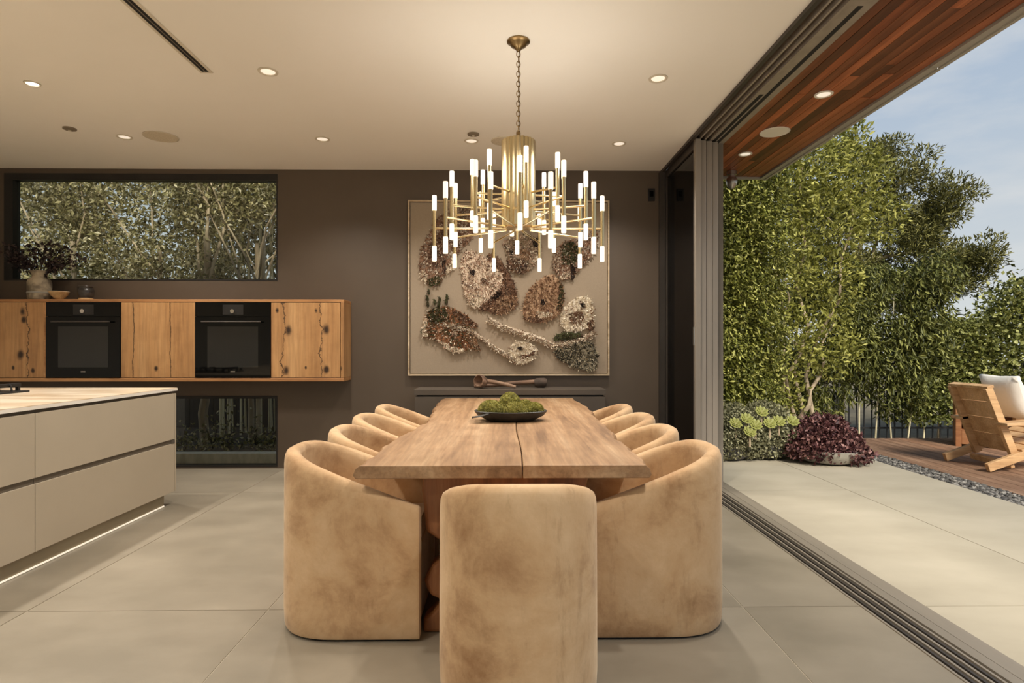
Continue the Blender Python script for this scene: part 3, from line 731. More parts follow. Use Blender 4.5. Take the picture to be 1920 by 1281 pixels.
MB().tube([(.305, yc+.06, CTZ+.048), (.33, yc+.06, CTZ+.050), (.405, yc+.06, CTZ+.052), (.425, yc+.06, CTZ+.05)], [.036, .047, .048, .038], 14).build('head', 'old_dark', t, smooth=True)

# ================================================================== ARTWORK
AX0, AX1, AZ0, AZ1 = -.982, 1.083, .952, 2.75
AF = 6.01
art = thing('framed_textile_art', (.05, AF, AZ0), 'large framed canvas with tufted shell shapes above the console', 'artwork')
fw = .017
box('canvas', 'canvas', AX0+fw+.006, AX1-fw-.006, AF+.012, D-.003, AZ0+fw+.006, AZ1-fw-.006, art)
box('frame_side', 'artframe', AX0, AX0+fw, AF, D-.003, AZ0, AZ1, art); box('frame_side', 'artframe', AX1-fw, AX1, AF, D-.003, AZ0, AZ1, art)
box('frame_rail', 'artframe', AX0+fw, AX1-fw, AF, D-.003, AZ0, AZ0+fw, art); box('frame_rail', 'artframe', AX0+fw, AX1-fw, AF, D-.003, AZ1-fw, AZ1, art)
box('frame_shadow_gap', 'old_dark', AX0+fw+.0005, AX1-fw-.0005, D-.02, D-.0035, AZ0+fw+.0005, AZ1-fw-.0005, art)
def artmat(name, cols, sc=9, st=(1, 1, 1)):
    m, n, l, b = newmat(name)
    _, v = coords(n, l, st)
    f = noise(n, l, v, sc*1.8, 8, .78, 1.2)
    k = len(cols); l.new(ramp(n, l, f, [(.36+.28*i/(k-1), c) for i, c in enumerate(cols)], False), b.inputs['Base Color'])
    b.inputs['Roughness'].default_value = .95
    bump(n, l, b, noise(n, l, v, 70, 3), .9, .012)
    return m
cream, pink, brn, dbr, grn, blk, rust = lin(226, 212, 188), lin(196, 164, 140), lin(128, 94, 70), lin(78, 56, 44), lin(76, 76, 44), lin(34, 28, 26), lin(160, 104, 64)
PAL = {
 'shell_dark': ([dbr, brn, lin(150, 116, 92), dbr, cream, brn]), 'pink': ([pink, brn, lin(208, 182, 158), cream, pink, dbr]),
 'brown': ([blk, dbr, brn, dbr, lin(150, 120, 96)]), 'mix': ([blk, cream, brn, grn, pink, dbr, cream]), 'taupe': ([dbr, brn, lin(166, 134, 104), lin(190, 160, 128), brn]),
 'white': ([cream, lin(190, 172, 142), cream, lin(236, 226, 206), brn]), 'green': ([blk, grn, dbr, rust, brn, cream]), 'speck': ([blk, lin(196, 184, 156), blk, lin(60, 58, 44), lin(160, 148, 120)]),
 'rope': ([dbr, cream, brn, cream]), 'black': ([blk, blk, dbr]), 'cream': ([pink, cream, cream]), 'dgreen': ([blk, grn, lin(58, 62, 34), dbr])}
AM = {k: artmat('backing_'+k, v_, 9) for k, v_ in PAL.items()}
def acv(p): # crop coordinates of the artwork study -> point on the canvas plane
    px, py = 740+p[0]*.3123, 360+p[1]*.3123
    return ((px-945)/183.3, HC+(650-py)/183.3)
def smoothpoly(pts, it=2, jag=.006):
    for _ in range(it):
        q = []
        for i in range(len(pts)):
            a, b = pts[i], pts[(i+1) % len(pts)]
            q += [(a[0]*.75+b[0]*.25, a[1]*.75+b[1]*.25), (a[0]*.25+b[0]*.75, a[1]*.25+b[1]*.75)]
        pts = q
    return [(x+random.uniform(-jag, jag), z+random.uniform(-jag, jag)) for x, z in pts]
layer = [0]
for k_ in list(AM):
    cs = PAL[k_]; q_ = len(cs)
    MT['tuft_'+k_] = leafmat('yarn_'+k_, [(i/q_+.001, c) for i, c in enumerate(cs)], 0, .95)
def tufts(pl, y0, mat, parent, dens=5200):
    P = np.array(pl); lo, hi = P.min(0), P.max(0); n = int(dens*np.prod(hi-lo))+4
    T = rng.uniform(lo, hi, (n, 2)); inside = np.zeros(n, bool); j = len(P)-1
    for i in range(len(P)):
        c = ((P[i, 1] > T[:, 1]) != (P[j, 1] > T[:, 1])) & (T[:, 0] < (P[j, 0]-P[i, 0])*(T[:, 1]-P[i, 1])/(P[j, 1]-P[i, 1]+1e-12)+P[i, 0])
        inside ^= c; j = i
    T = T[inside]
    if len(T) < 3: return
    pts = np.stack([T[:, 0], np.full(len(T), y0+.001)-rng.uniform(0, .003, len(T)), T[:, 1]], 1)
    cen = T.mean(0); out = np.stack([T[:, 0]-cen[0], np.full(len(T), -.05), T[:, 1]-cen[1]], 1); out /= np.linalg.norm(out, axis=1, keepdims=True)
    o = leaves(pts, out*.9+np.array([0, -.25, -.2]), .030, .012, 'yarn_tufts', 'tuft_'+mat, None, jitter=.45)
    o.parent = parent; o.location = Vector(o.location)-art.location-parent.location
def motif(name, pts, mat, h=.012, raw=False, parent=None, jag=.006):
    pl = smoothpoly([acv(p) for p in pts], 2, jag*1.3)
    layer[0] += 1
    y1 = AF+.0118; y0 = y1-h-layer[0]*.0004
    c = np.mean(np.array(pl), 0)
    inner = [(c[0]+(x-c[0])*.93, c[1]+(z-c[1])*.93) for x, z in pl]
    mb = MB().loft([[(x, y1, z) for x, z in pl], [(x, y0+.003, z) for x, z in pl], [(x, y0, z) for x, z in inner]])
    o = mb.build(name, AM[mat], parent or art)
    tufts(pl, y0, mat, o)
    return o
def strip(name, pts, w, mat, h=.012):
    P_ = [Vector(acv(p)) for p in pts]; Lq, Rq = [], []
    Q = []
    for i in range(len(P_)-1):
        for u in range(5): Q.append(P_[i].lerp(P_[i+1], u/5))
    Q.append(P_[-1])
    for i, p in enumerate(Q):
        d = (Q[min(i+1, len(Q)-1)]-Q[max(i-1, 0)]).normalized(); nn = Vector((-d.y, d.x)); ww = w*(1+random.uniform(-.2, .2))
        Lq.append(p+nn*ww); Rq.append(p-nn*ww)
    layer[0] += 1
    y1 = AF+.0118; y0 = y1-h-layer[0]*.0004
    o = MB().loft([[(a.x, y1, a.y), (a.x*.7+b.x*.3, y0, a.y*.7+b.y*.3), (a.x*.3+b.x*.7, y0, a.y*.3+b.y*.7), (b.x, y1, b.y)] for a, b in zip(Lq, Rq)]).build(name, AM[mat], art)
    tufts([(a.x, a.y) for a in Lq]+[(b.x, b.y) for b in Rq[::-1]], y0, mat, o, 9000)
a = motif('shell_motif', [(150, 400), (165, 330), (200, 250), (250, 170), (310, 110), (380, 90), (460, 110), (480, 200), (460, 290), (390, 350), (350, 440), (300, 500), (270, 560), (200, 560), (150, 510)], 'shell_dark')
motif('shell_patch', [(205, 330), (260, 240), (330, 190), (330, 300), (300, 400), (240, 460), (190, 440)], 'brown')
motif('shell_patch', [(145, 480), (190, 470), (200, 540), (175, 550)], 'cream'); motif('shell_patch', [(285, 410), (305, 400), (310, 480), (285, 500)], 'black')
motif('shell_patch', [(300, 470), (350, 400), (360, 440), (320, 500)], 'cream'); motif('shell_patch', [(195, 530), (250, 500), (290, 520), (260, 565), (200, 558)], 'dgreen')
motif('shell_patch', [(370, 140), (440, 120), (450, 200), (400, 240)], 'mix')
motif('shell_motif', [(540, 390), (600, 360), (650, 430), (700, 500), (740, 620), (740, 690), (640, 745), (560, 710), (480, 715), (600, 620), (650, 560), (655, 500), (600, 430)], 'brown')
motif('shell_patch', [(600, 650), (720, 600), (742, 690), (640, 742), (570, 715)], 'taupe')
motif('shell_motif', [(400, 380), (450, 340), (520, 380), (600, 430), (660, 500), (650, 560), (600, 620), (540, 670), (490, 700), (450, 690), (420, 620), (395, 520)], 'pink')
motif('shell_patch', [(440, 470), (480, 460), (490, 500), (460, 505)], 'black'); motif('shell_patch', [(515, 510), (560, 520), (575, 560), (530, 560)], 'shell_dark')
motif('shell_patch', [(575, 620), (640, 590), (640, 630), (590, 650)], 'black'); motif('shell_patch', [(430, 620), (500, 600), (540, 650), (490, 695), (450, 690)], 'cream')
motif('shell_motif', [(640, 310), (690, 260), (790, 250), (870, 280), (880, 360), (840, 430), (790, 490), (700, 480), (670, 430), (680, 370)], 'mix')
motif('shell_patch', [(675, 400), (760, 400), (810, 440), (790, 490), (700, 480), (672, 440)], 'brown'); motif('shell_patch', [(685, 350), (715, 345), (720, 375), (690, 378)], 'black')
motif('shell_patch', [(740, 350), (800, 340), (820, 400), (760, 430)], 'taupe'); motif('shell_patch', [(820, 270), (870, 285), (870, 330), (830, 330)], 'black'); motif('shell_patch', [(820, 420), (870, 370), (872, 390), (835, 435)], 'cream')
motif('shell_motif', [(950, 380), (1000, 300), (1080, 280), (1180, 240), (1220, 200), (1225, 300), (1180, 400), (1110, 460), (1070, 520), (1000, 520), (955, 470)], 'shell_dark')
motif('shell_patch', [(1000, 330), (1060, 280), (1110, 330), (1110, 400), (1060, 450), (1005, 430)], 'dgreen'); motif('shell_patch', [(950, 390), (980, 370), (990, 470), (960, 480)], 'pink')
motif('shell_patch', [(1055, 440), (1085, 440), (1080, 525), (1058, 525)], 'black'); motif('shell_patch', [(985, 500), (1040, 470), (1040, 510), (1000, 535)], 'cream')
motif('shell_motif', [(770, 640), (830, 560), (900, 500), (960, 490), (1010, 560), (1020, 660), (1000, 720), (930, 780), (850, 780), (770, 760)], 'taupe')
motif('shell_patch', [(985, 540), (1012, 560), (1020, 660), (990, 720), (970, 700), (990, 620)], 'dgreen'); motif('shell_patch', [(835, 710), (900, 720), (960, 730), (930, 755), (860, 750)], 'cream')
motif('shell_patch', [(875, 645), (905, 645), (905, 680), (878, 680)], 'black'); motif('shell_patch', [(770, 745), (850, 760), (930, 765), (900, 785), (780, 775)], 'brown')
motif('shell_motif', [(1000, 720), (1050, 650), (1130, 620), (1190, 640), (1200, 740), (1200, 800), (1100, 840), (1030, 840), (995, 790)], 'white')
motif('shell_patch', [(1040, 740), (1100, 710), (1140, 740), (1130, 790), (1060, 800)], 'shell_dark'); motif('shell_patch', [(1112, 665), (1145, 660), (1145, 695), (1118, 690)], 'black'); motif('shell_patch', [(1150, 780), (1200, 760), (1200, 830), (1160, 830)], 'brown')
motif('shell_motif', [(160, 870), (170, 790), (200, 720), (260, 690), (340, 690), (430, 740), (500, 800), (490, 820), (440, 810), (420, 830), (500, 900), (520, 960), (450, 940), (400, 965), (330, 960), (290, 900), (220, 880)], 'green')
motif('shell_patch', [(200, 720), (260, 685), (330, 720), (300, 790), (230, 790), (200, 760)], 'dgreen'); motif('shell_patch', [(158, 870), (170, 780), (200, 750), (195, 830), (205, 875)], 'cream')
motif('shell_patch', [(250, 885), (300, 905), (350, 930), (430, 945), (400, 968), (330, 965), (290, 915)], 'cream'); motif('shell_patch', [(330, 700), (420, 735), (500, 800), (490, 822), (400, 780)], 'brown'); motif('shell_patch', [(430, 840), (500, 900), (522, 962), (450, 935)], 'taupe'); motif('shell_patch', [(345, 830), (385, 840), (370, 880), (345, 870)], 'pink')
for px_, py_ in ((205, 600), (198, 640), (200, 675), (240, 660), (270, 645), (265, 672), (315, 630), (310, 660)):
    motif('sprig_motif', [(px_-7, py_-18), (px_+6, py_-14), (px_+9, py_+16), (px_-9, py_+18)], 'dgreen', .006, jag=.002)
strip('rope_motif', [(290, 795), (340, 805), (440, 830), (520, 880), (620, 950), (710, 1010)], .024, 'rope')
strip('rope_motif', [(560, 765), (640, 810), (760, 850), (880, 890), (940, 920), (1040, 910), (1140, 880), (1200, 840)], .030, 'rope')
motif('shell_motif', [(680, 940), (720, 900), (790, 895), (870, 950), (830, 1010), (770, 1045), (700, 1020)], 'white')
motif('shell_patch', [(738, 930), (770, 925), (768, 950), (742, 952)], 'black'); motif('shell_patch', [(735, 985), (800, 975), (850, 950), (835, 985), (770, 1003)], 'brown')
motif('shell_motif', [(950, 880), (990, 840), (1100, 845), (1150, 860), (1050, 890), (955, 898)], 'dgreen')
motif('shell_motif', [(960, 940), (1050, 920), (1180, 885), (1220, 980), (1210, 1070), (1130, 1075), (1040, 1040), (970, 1000)], 'speck')

# ================================================================== CHANDELIER
hx, hy = .086, 3.494
ch = thing('chandelier', (hx, hy, 2.0), 'brass chandelier of vertical tubes with glowing tips over the table', 'chandelier')
MB().lathe([(.068, -.001), (.068, -.008), (.05, -.018), (.046, -.03), (.022, -.042), (.012, -.06), (.001, -.062)], 32, (hx, hy, ZC)).build('canopy', 'brass_old', ch, smooth=True)
cz = ZC-.06; k = 0
while cz > 2.50:
    mb = MB(); n = 14; R1, R2 = .011, .019
    for i in range(n):
        pass
    pts = []
    for i in range(n+1):
        a = 2*math.pi*i/n
        u, w_ = R1*math.cos(a), R2*math.sin(a)
        pts.append((hx+(u if k % 2 == 0 else 0), hy+(0 if k % 2 == 0 else u), cz-.019+w_))
    mb.tube(pts, .0028, 5, False).build('chain_link', 'brass_old', ch, smooth=True)
    cz -= .0295; k += 1
MB().tube([(hx+.004, hy+.004, ZC-.06), (hx+.004, hy+.004, 2.478)], .0022, 6).build('cord', 'old_dark', ch)
MB().lathe([(.012, .05), (.014, .02), (.03, .01), (.04, .0)], 16, (hx, hy, 2.476)).build('loop_cap', 'brass_old', ch, smooth=True)
rings = []
n = 96
for z, s in ((2.476, .9), (2.474, 1), (1.96, 1), (1.955, .9)):
    rings.append([(hx+(.098+.0035*math.cos(24*2*math.pi*i/n))*s*math.cos(2*math.pi*i/n), hy+(.098+.0035*math.cos(24*2*math.pi*i/n))*s*math.sin(2*math.pi*i/n), z) for i in range(n)])
MB().loft(rings).build('fluted_drum', 'brass', ch, smooth=True)
tiers = [(10, .50, 1.953, 0.0), (10, .405, 2.06, .31), (8, .275, 2.155, .13)]
for n_, R, zc, ph in tiers:
    for i in range(n_):
        a = ph+2*math.pi*i/n_
        x, y = hx+R*math.cos(a), hy+R*math.sin(a)
        MB().tube([(hx+.09*math.cos(a), hy+.09*math.sin(a), zc), (x, y, zc)], .006, 8).build('arm', 'brass', ch, smooth=True)
        rod = MB().tube([(x, y, zc-.105), (x, y, zc+.105)], .0108, 14).build('rod', 'brass', ch, smooth=True)
        for s in (-1, 1):
            MB().lathe([(.0001, s*.1055), (.0125, s*.1055), (.0135, s*.11), (.0135, s*.19), (.0125, s*.196), (.0001, s*.197)], 14, (x, y, zc)).build('lamp_tip', 'tip', rod, smooth=True)
for k in range(6):
    pl = bpy.data.objects.new('glow', bpy.data.lights.new('glow', 'POINT')); COL.objects.link(pl); pl.parent = ch
    pl.location = (.36*math.cos(k*math.pi/3+.5), .36*math.sin(k*math.pi/3+.5), .34 if k % 2 else -.30)
    pl.data.energy = 1.6 if k % 2 else .8; pl.data.color = WARM; pl.data.shadow_soft_size = .12

# ================================================================== OUTDOORS: deck, pebbles
dk = thing('deck', (6.5, 5, -.02), kind='structure'); dk['label'] = 'weathered timber deck beside the pebble strip'
box('joist_bed', 'black', 4.40, 10.0, -3, 8.02, -.15, -.045, dk)
x = 4.40
while x < 9.95:
    box('plank', 'deck', x+.003, x+.137, -3, 8.02, -.044, -.015, dk); x += .14
box('pebble_bed', 'soil', 4.082, 4.398, -5, 8.0, -.15, -.04).__setitem__('kind', 'structure')
pv, pf = [], []
ico = bmesh.new(); bmesh.ops.create_icosphere(ico, subdivisions=1, radius=1)
iv = np.array([v.co[:] for v in ico.verts]); ifc = [tuple(v.index for v in f.verts) for f in ico.faces]; ico.free()
NP = 6500
pos = np.stack([rng.uniform(4.10, 4.385, NP), rng.uniform(1.5, 8, NP), rng.uniform(-.034, -.012, NP)], 1)
sc = rng.uniform(.010, .022, (NP, 1))*np.stack([rng.uniform(.8, 1.4, NP), rng.uniform(.8, 1.4, NP), rng.uniform(.5, .8, NP)], 1)
allv = (pos[:, None, :]+iv[None]*sc[:, None, :]).reshape(-1, 3)
allf = (np.array(ifc)[None]+np.arange(NP)[:, None, None]*len(iv)).reshape(-1, 3)
me = bpy.data.meshes.new('pebbles'); me.from_pydata(allv.tolist(), [], allf.tolist()); me.materials.append(MT['pebble'])
o = bpy.data.objects.new('pebbles', me); COL.objects.link(o); tag(o, 'strip of dark grey pebbles between patio and deck', 'pebbles', kind='stuff')

# ---- plants
def blob_pts(blobs, n, shell=.55):
    """points in a union of ellipsoids [(cx,cy,cz,rx,ry,rz)], denser towards the skin; returns points and outward normals"""
    vol = np.array([(b[3]*b[4]*b[5])**(2/3) for b in blobs]); idx = rng.choice(len(blobs), n, p=vol/vol.sum())
    B = np.array(blobs)[idx]
    q = rng.normal(size=(n, 3)); q /= np.linalg.norm(q, axis=1, keepdims=True)
    r = rng.uniform(shell**3, 1, n)**(1/3)
    return B[:, :3]+q*B[:, 3:]*r[:, None], q
def box_pts(x0, x1, y0, y1, z0, z1, n):
    return np.stack([rng.uniform(x0, x1, n), rng.uniform(y0, y1, n), rng.uniform(z0, z1, n)], 1)
def limb(parent, name, pts, r0, r1, mat='bark'):
    k = len(pts); MB().tube(pts, [r0+(r1-r0)*i/(k-1) for i in range(k)], 8).build(name, mat, parent, smooth=True)
def wob(p0, p1, k=7, amp=.08):
    p0, p1 = Vector(p0), Vector(p1)
    return [p0.lerp(p1, i/(k-1))+(Vector((random.gauss(0, amp), random.gauss(0, amp), 0)) if 0 < i < k-1 else Vector()) for i in range(k)]
gz = -.16
# clipped hedge right of the doors
t = thing('clipped_hedge', (2.75, 7.3, gz), 'dense tall green hedge right beside the door stack', 'hedge')
n = 32000
p = box_pts(2.1, 3.36, 6.86, 7.5, 0, 4.1, n); p[:, 1] = 6.86+.64*rng.beta(1, 2.6, n)+.07*np.sin(p[:, 0]*9)*np.sin(p[:, 2]*6)
leaves(p, np.tile([0, -.6, -.5], (n, 1)), .070, .027, 'foliage', 'leaf_hedge', t, jitter=.6)
for x in (2.4, 2.9, 3.25): limb(t, 'trunk', wob((x, 7.3, gz), (x+.05, 7.3, 3.8)), .035, .015)
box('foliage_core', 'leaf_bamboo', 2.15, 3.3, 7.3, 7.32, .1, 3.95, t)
# pale ficus trees
t = thing('ficus_tree', (4.0, 7.7, gz), 'tall yellow-green leafy tree with several thin stems behind the hedge', 'tree')
bl = [(3.55, 7.7, 3.3, .55, .5, .7), (4.0, 7.8, 3.75, .6, .5, .6), (3.6, 7.7, 2.3, .5, .45, .7), (4.35, 7.8, 3.0, .5, .45, .6), (4.75, 7.9, 3.55, .5, .4, .5), (4.3, 7.8, 2.1, .5, .4, .5), (3.7, 7.6, 1.3, .42, .4, .5), (4.3, 7.7, 1.25, .38, .35, .45), (5.1, 8.0, 3.0, .4, .4, .4), (4.1, 7.8, 4.25, .25, .25, .3), (4.75, 7.9, 4.1, .2, .2, .28), (3.6, 7.7, .6, .4, .3, .4), (3.35, 7.7, 4.0, .4, .4, .4)]
p, q = blob_pts(bl, 13000, .2); leaves(p, q*.4+np.array([0, -.3, .2]), .085, .034, 'foliage', 'leaf_ficus', t, jitter=.7)
for a, b in (((3.75, 7.7, gz), (3.5, 7.75, 3.2)), ((3.85, 7.7, gz), (4.0, 7.8, 3.7)), ((3.95, 7.75, gz), (4.7, 7.9, 3.4)), ((3.8, 7.65, gz), (3.65, 7.6, 2.2)), ((3.9, 7.7, .3), (4.4, 7.7, 1.6))): limb(t, 'stem', wob(a, b, 8, .06), .032, .010)
# feathery tree further back
t = thing('feathery_tree', (6.2, 10.2, gz), 'dark olive feathery tree rising against the sky', 'tree')
bl = []; r2 = random.Random(5)
for _ in range(175):
    x = r2.uniform(4.8, 8.25); zm = float(np.interp(x, [4.8, 6.6, 7.2, 7.7, 8.0, 8.3], [4.75, 4.7, 4.35, 3.8, 3.1, 2.6])); z0_ = float(np.interp(x, [5, 7, 8.7], [1.7, 2.0, 2.5]))
    z = z0_+(zm-z0_)*r2.random()**.85
    if math.sin(x*4.1+1)*math.sin(z*4.7) > .55: continue
    bl.append((x, 10.2+r2.uniform(-.7, .7), z, r2.uniform(.2, .36), .32, r2.uniform(.16, .28)))
p, q = blob_pts(bl, 46000, .2); leaves(p, q*.5+np.array([.2, 0, .35]), .10, .020, 'foliage', 'leaf_pine', t, jitter=.55)
limb(t, 'trunk', wob((5.9, 10.2, gz), (6.2, 10.2, 2.9), 7, .05), .09, .05)
for b in ((7.6, 10.2, 3.1), (5.3, 10.1, 3.9), (6.6, 10.2, 4.4), (7.1, 10.3, 3.8), (8.0, 10.2, 2.7)): limb(t, 'branch', wob((6.15, 10.2, random.uniform(2.0, 2.8)), b, 6, .06), .04, .010)
# bamboo-like screen and vine hedge
t = thing('bamboo_screen', (4.9, 8.6, gz), 'dark green bamboo-like screen behind the burgundy shrub', 'hedge')
r3 = random.Random(9); bl = [(4.05+.27*i+r3.uniform(-.1, .1), 8.55+r3.uniform(-.15, .15), r3.uniform(.45, 2.3), r3.uniform(.2, .36), .3, r3.uniform(.25, .5)) for i in range(9) for _ in range(4)]
p, q = blob_pts(bl, 19000, .3); p = p[p[:, 2] > .12]; q = q[:len(p)]
leaves(p, np.tile([0, -.3, -.7], (len(p), 1)), .12, .026, 'foliage', 'leaf_bamboo', t, jitter=.55)
for i in range(10): limb(t, 'cane', wob((4.05+.24*i, 8.6, gz), (4.05+.24*i+random.uniform(-.1, .1), 8.6, 2.0), 5, .03), .012, .007, 'cane')
t = thing('vine_hedge', (7.4, 8.8, gz), 'vine-covered hedge behind the wooden deck chairs', 'hedge')
n = 32000
p = box_pts(5.9, 10.5, 8.5, 9.3, .1, 2.2, n); top = 1.80+.30*np.sin(p[:, 0]*1.7+.5)+.12*np.sin(p[:, 0]*6)+.25*np.clip(p[:, 0]-7.2, 0, 2)
p[:, 2] = .1+(top-.1)*rng.uniform(0, 1, n)**.8; p[:, 1] = 8.5+.8*rng.beta(1, 2.4, n)
leaves(p, np.tile([0, -.5, -.1], (n, 1)), .075, .05, 'foliage', 'leaf_vine', t, jitter=.7)
for k in range(9):
    x0 = 6.2+.45*k; limb(t, 'stem', wob((x0, 8.9, gz), (x0+.1, 8.9, 1.7), 6, .05), .018, .008)
for b in ((8.3, 8.8, 2.75), (7.7, 8.8, 2.4)):
    pts = wob((7.9, 8.8, 1.8), b, 5, .03); limb(t, 'shoot', pts, .01, .004)
    leaves([Vector(pts[random.randrange(1, 5)])+Vector((random.gauss(0, .06), 0, random.gauss(0, .06))) for _ in range(40)], np.zeros((40, 3)), .07, .045, 'shoot_leaves', 'leaf_vine', t)
# iron fence
t = thing('iron_fence', (6.3, 8.7, gz), 'black iron bar fence in front of the garden hedge', 'fence')
for z in (.02, .98): box('rail', 'ironwork', 4.1, 10, 8.685, 8.715, z, z+.03, t)
x = 4.12; bar = None
while x < 10:
    if bar is None: bar = box('bar', 'ironwork', x-.008, x+.008, 8.692, 8.708, gz, 1.06, t); x0_ = x
    else:
        c = bar.copy(); COL.objects.link(c); c.location.x = bar.location.x+(x-x0_)
    x += .115
# planting bed kerb
struct(box('planting_bed', 'soil', 2.0, 4.08, 7.0, 8.1, -.16, -.02), 'dark soil of the planting bed')
# burgundy shrub
sx, sy = 3.47, 6.35
t = thing('planter_bowl', (sx+.05, sy, 0), 'low grey bowl planter under the burgundy shrub', 'planter')
MB().lathe([(.22, 0), (.30, .03), (.36, .12), (.37, .15), (.34, .15), (.30, .10), (.001, .09)], 36, (sx+.05, sy, 0)).build('bowl', 'planter', t, smooth=True)
MB().lathe([(.31, .101), (.30, .125), (.001, .135)], 24, (sx+.05, sy, 0)).build('soil', 'soil', t, smooth=True)
t = thing('burgundy_shrub', (sx, sy, .12), 'rounded burgundy-leaved shrub spilling over its bowl', 'shrub')
bl = [(sx, sy, .33, .36, .33, .24), (sx-.22, sy-.02, .24, .24, .26, .2), (sx+.24, sy, .24, .24, .26, .18), (sx+.05, sy, .44, .24, .22, .15), (sx-.1, sy-.22, .16, .25, .14, .14), (sx+.38, sy-.05, .13, .14, .16, .10)]
bl = [(sx+(b_[0]-sx)*.88, b_[1], .02+(b_[2]-.02)*.86, b_[3]*.88, b_[4], b_[5]*.86) for b_ in bl]
bl += [(sx+.2, sy-.26, .12, .22, .12, .10), (sx-.3, sy-.05, .14, .13, .16, .11)]
p, q = blob_pts(bl, 8500, .35); p = p[p[:, 2] > .03]
leaves(p, np.tile([0, -.2, .3], (len(p), 1)), .052, .030, 'foliage', 'leaf_red', t, jitter=.8)
for _ in range(9): limb(t, 'stem', wob((sx, sy, .12), (sx+random.uniform(-.3, .3), sy+random.uniform(-.2, .2), random.uniform(.3, .5)), 5, .02), .008, .003, 'twig')
# succulents and trailing plants
for nm, (x, y), r in (('left', (2.52, 6.55), .26), ('right', (2.98, 6.62), .26)):
    t = thing('planter_bowl', (x, y, 0), 'charcoal bowl planter by the hedge, %s one of the pair' % ('nearer the doors' if nm == 'left' else 'nearer the burgundy shrub'), 'planter')
    MB().lathe([(r*.6, 0), (r*.85, .04), (r, .14), (r, .16), (r*.92, .16), (r*.8, .12), (.001, .11)], 32, (x, y, 0)).build('bowl', 'planter_dark', t, smooth=True)
    MB().lathe([(r*.82, .121), (r*.78, .14), (.001, .15)], 24, (x, y, 0)).build('soil', 'soil', t, smooth=True)
    t = thing('trailing_plant', (x, y, .14), 'grey-green trailing plant in the bowl planter %s' % ('by the doors' if nm == 'left' else 'by the burgundy shrub'), 'plant')
    p, q = blob_pts([(x, y, .26, .36, .28, .2), (x-.1, y-.2, .13, .25, .1, .12), (x+.15, y-.15, .16, .2, .14, .14), (x, y+.05, .46, .28, .2, .18), (x+.02, y-.27, .27, .34, .08, .13)], 7200, .3); p = p[p[:, 2] > .02]
    leaves(p, np.tile([0, -.4, -.1], (len(p), 1)), .035, .024, 'foliage', 'leaf_grey', t)
    for _ in range(5): limb(t, 'stem', wob((x, y, .13), (x+random.uniform(-.2, .2), y+random.uniform(-.15, .1), random.uniform(.25, .4)), 4, .02), .006, .003, 'twig')
def rosette(x, y, z, R, label):
    t = thing('succulent_rosette', (x, y, z), label, 'succulent', 'pale green succulent rosettes')
    limb(t, 'stem', [(x, y, z-.16), (x, y, z-.07), (x, y, z)], .012, .010)
    up = Vector((0, -.75, .65)).normalized(); a_ = up.cross(Vector((1, 0, 0))).normalized(); b_ = up.cross(a_)
    for ring_, (rr, lift, cnt) in enumerate(((1, .25, 9), (.72, .55, 7), (.42, .85, 5))):
        for k in range(cnt):
            an = 2*math.pi*k/cnt+ring_*.4
            d = a_*math.cos(an)+b_*math.sin(an); s = (-a_*math.sin(an)+b_*math.cos(an))
            o_ = Vector((x, y, z)); L_ = R*rr
            tip_ = o_+d*L_+up*L_*lift; m1 = o_+d*L_*.6+up*L_*lift*.4
            MB().add([o_, m1+s*L_*.27, m1+d*L_*.2+s*L_*.24, tip_, m1+d*L_*.2-s*L_*.24, m1-s*L_*.27, m1-up*.006, m1+d*L_*.2-up*.006],
                     [(0, 1, 6), (0, 6, 5), (1, 2, 7, 6), (6, 7, 4, 5), (2, 3, 7), (7, 3, 4), (0, 5, 4, 3, 2, 1)]).build('leaf', 'leaf_succ', t)
ro = [(2.50, 6.30, .42), (2.62, 6.30, .47), (2.70, 6.26, .41), (2.80, 6.34, .54), (2.86, 6.28, .42), (2.98, 6.32, .44), (3.14, 6.34, .44), (2.62, 6.22, .34)]
lbs = ['leftmost succulent rosette, nearest the door stack', 'upper left succulent rosette behind the leftmost one', 'low succulent rosette left of the middle', 'highest succulent rosette of the cluster', 'small succulent rosette below the highest one', 'succulent rosette right of the middle', 'rightmost succulent rosette, next to the burgundy shrub', 'lowest succulent rosette at the front of the cluster']
for (x, y, z), lb in zip(ro, lbs): rosette(x, y, z, .075, lb)

# ---- slanted wooden garden chair on the deck
DZ = -.015
t = thing('garden_chair', (5.25, 6.12, DZ), 'pale cedar reclining garden chair on the deck, seen from behind', 'chair')
ya, yb_ = 5.86, 6.38
def bar2(name, a, b, th_, w0, w1, mat='cedar', parent=None):
    """plank in the XZ plane from a to b, thickness th_, spanning y w0..w1"""
    a, b = Vector((a[0], a[1])), Vector((b[0], b[1])); d = (b-a).normalized(); nn = Vector((-d.y, d.x))*th_/2
    poly = [a+nn, b+nn, b-nn, a-nn]
    return MB().prism([(p.x, p.y) for p in poly], 'Y', w0, w1).build(name, mat, parent, bevel=.004)
top_, bot_ = Vector((4.90, .83)), Vector((5.19, .10))
dv = (top_-bot_)
for y in (ya, yb_-.045):
    bar2('back_rail', bot_, top_, .075, y, y+.045, 'cedar', t)
    bar2('stringer', (4.86, DZ+.045), (5.80, .36), .085, y-.047 if y == ya else y+.047, y-.002 if y == ya else y+.092, 'cedar', t)
    bar2('front_leg', (5.72, DZ), (5.72, .50), .09, y-.094 if y == ya else y+.094, y-.049 if y == ya else y+.139, 'cedar', t)
    bar2('armrest', (4.99, .47), (5.82, .53), .03, y-.11 if y == ya else y+.0, y+.045 if y == ya else y+.155, 'cedar', t)
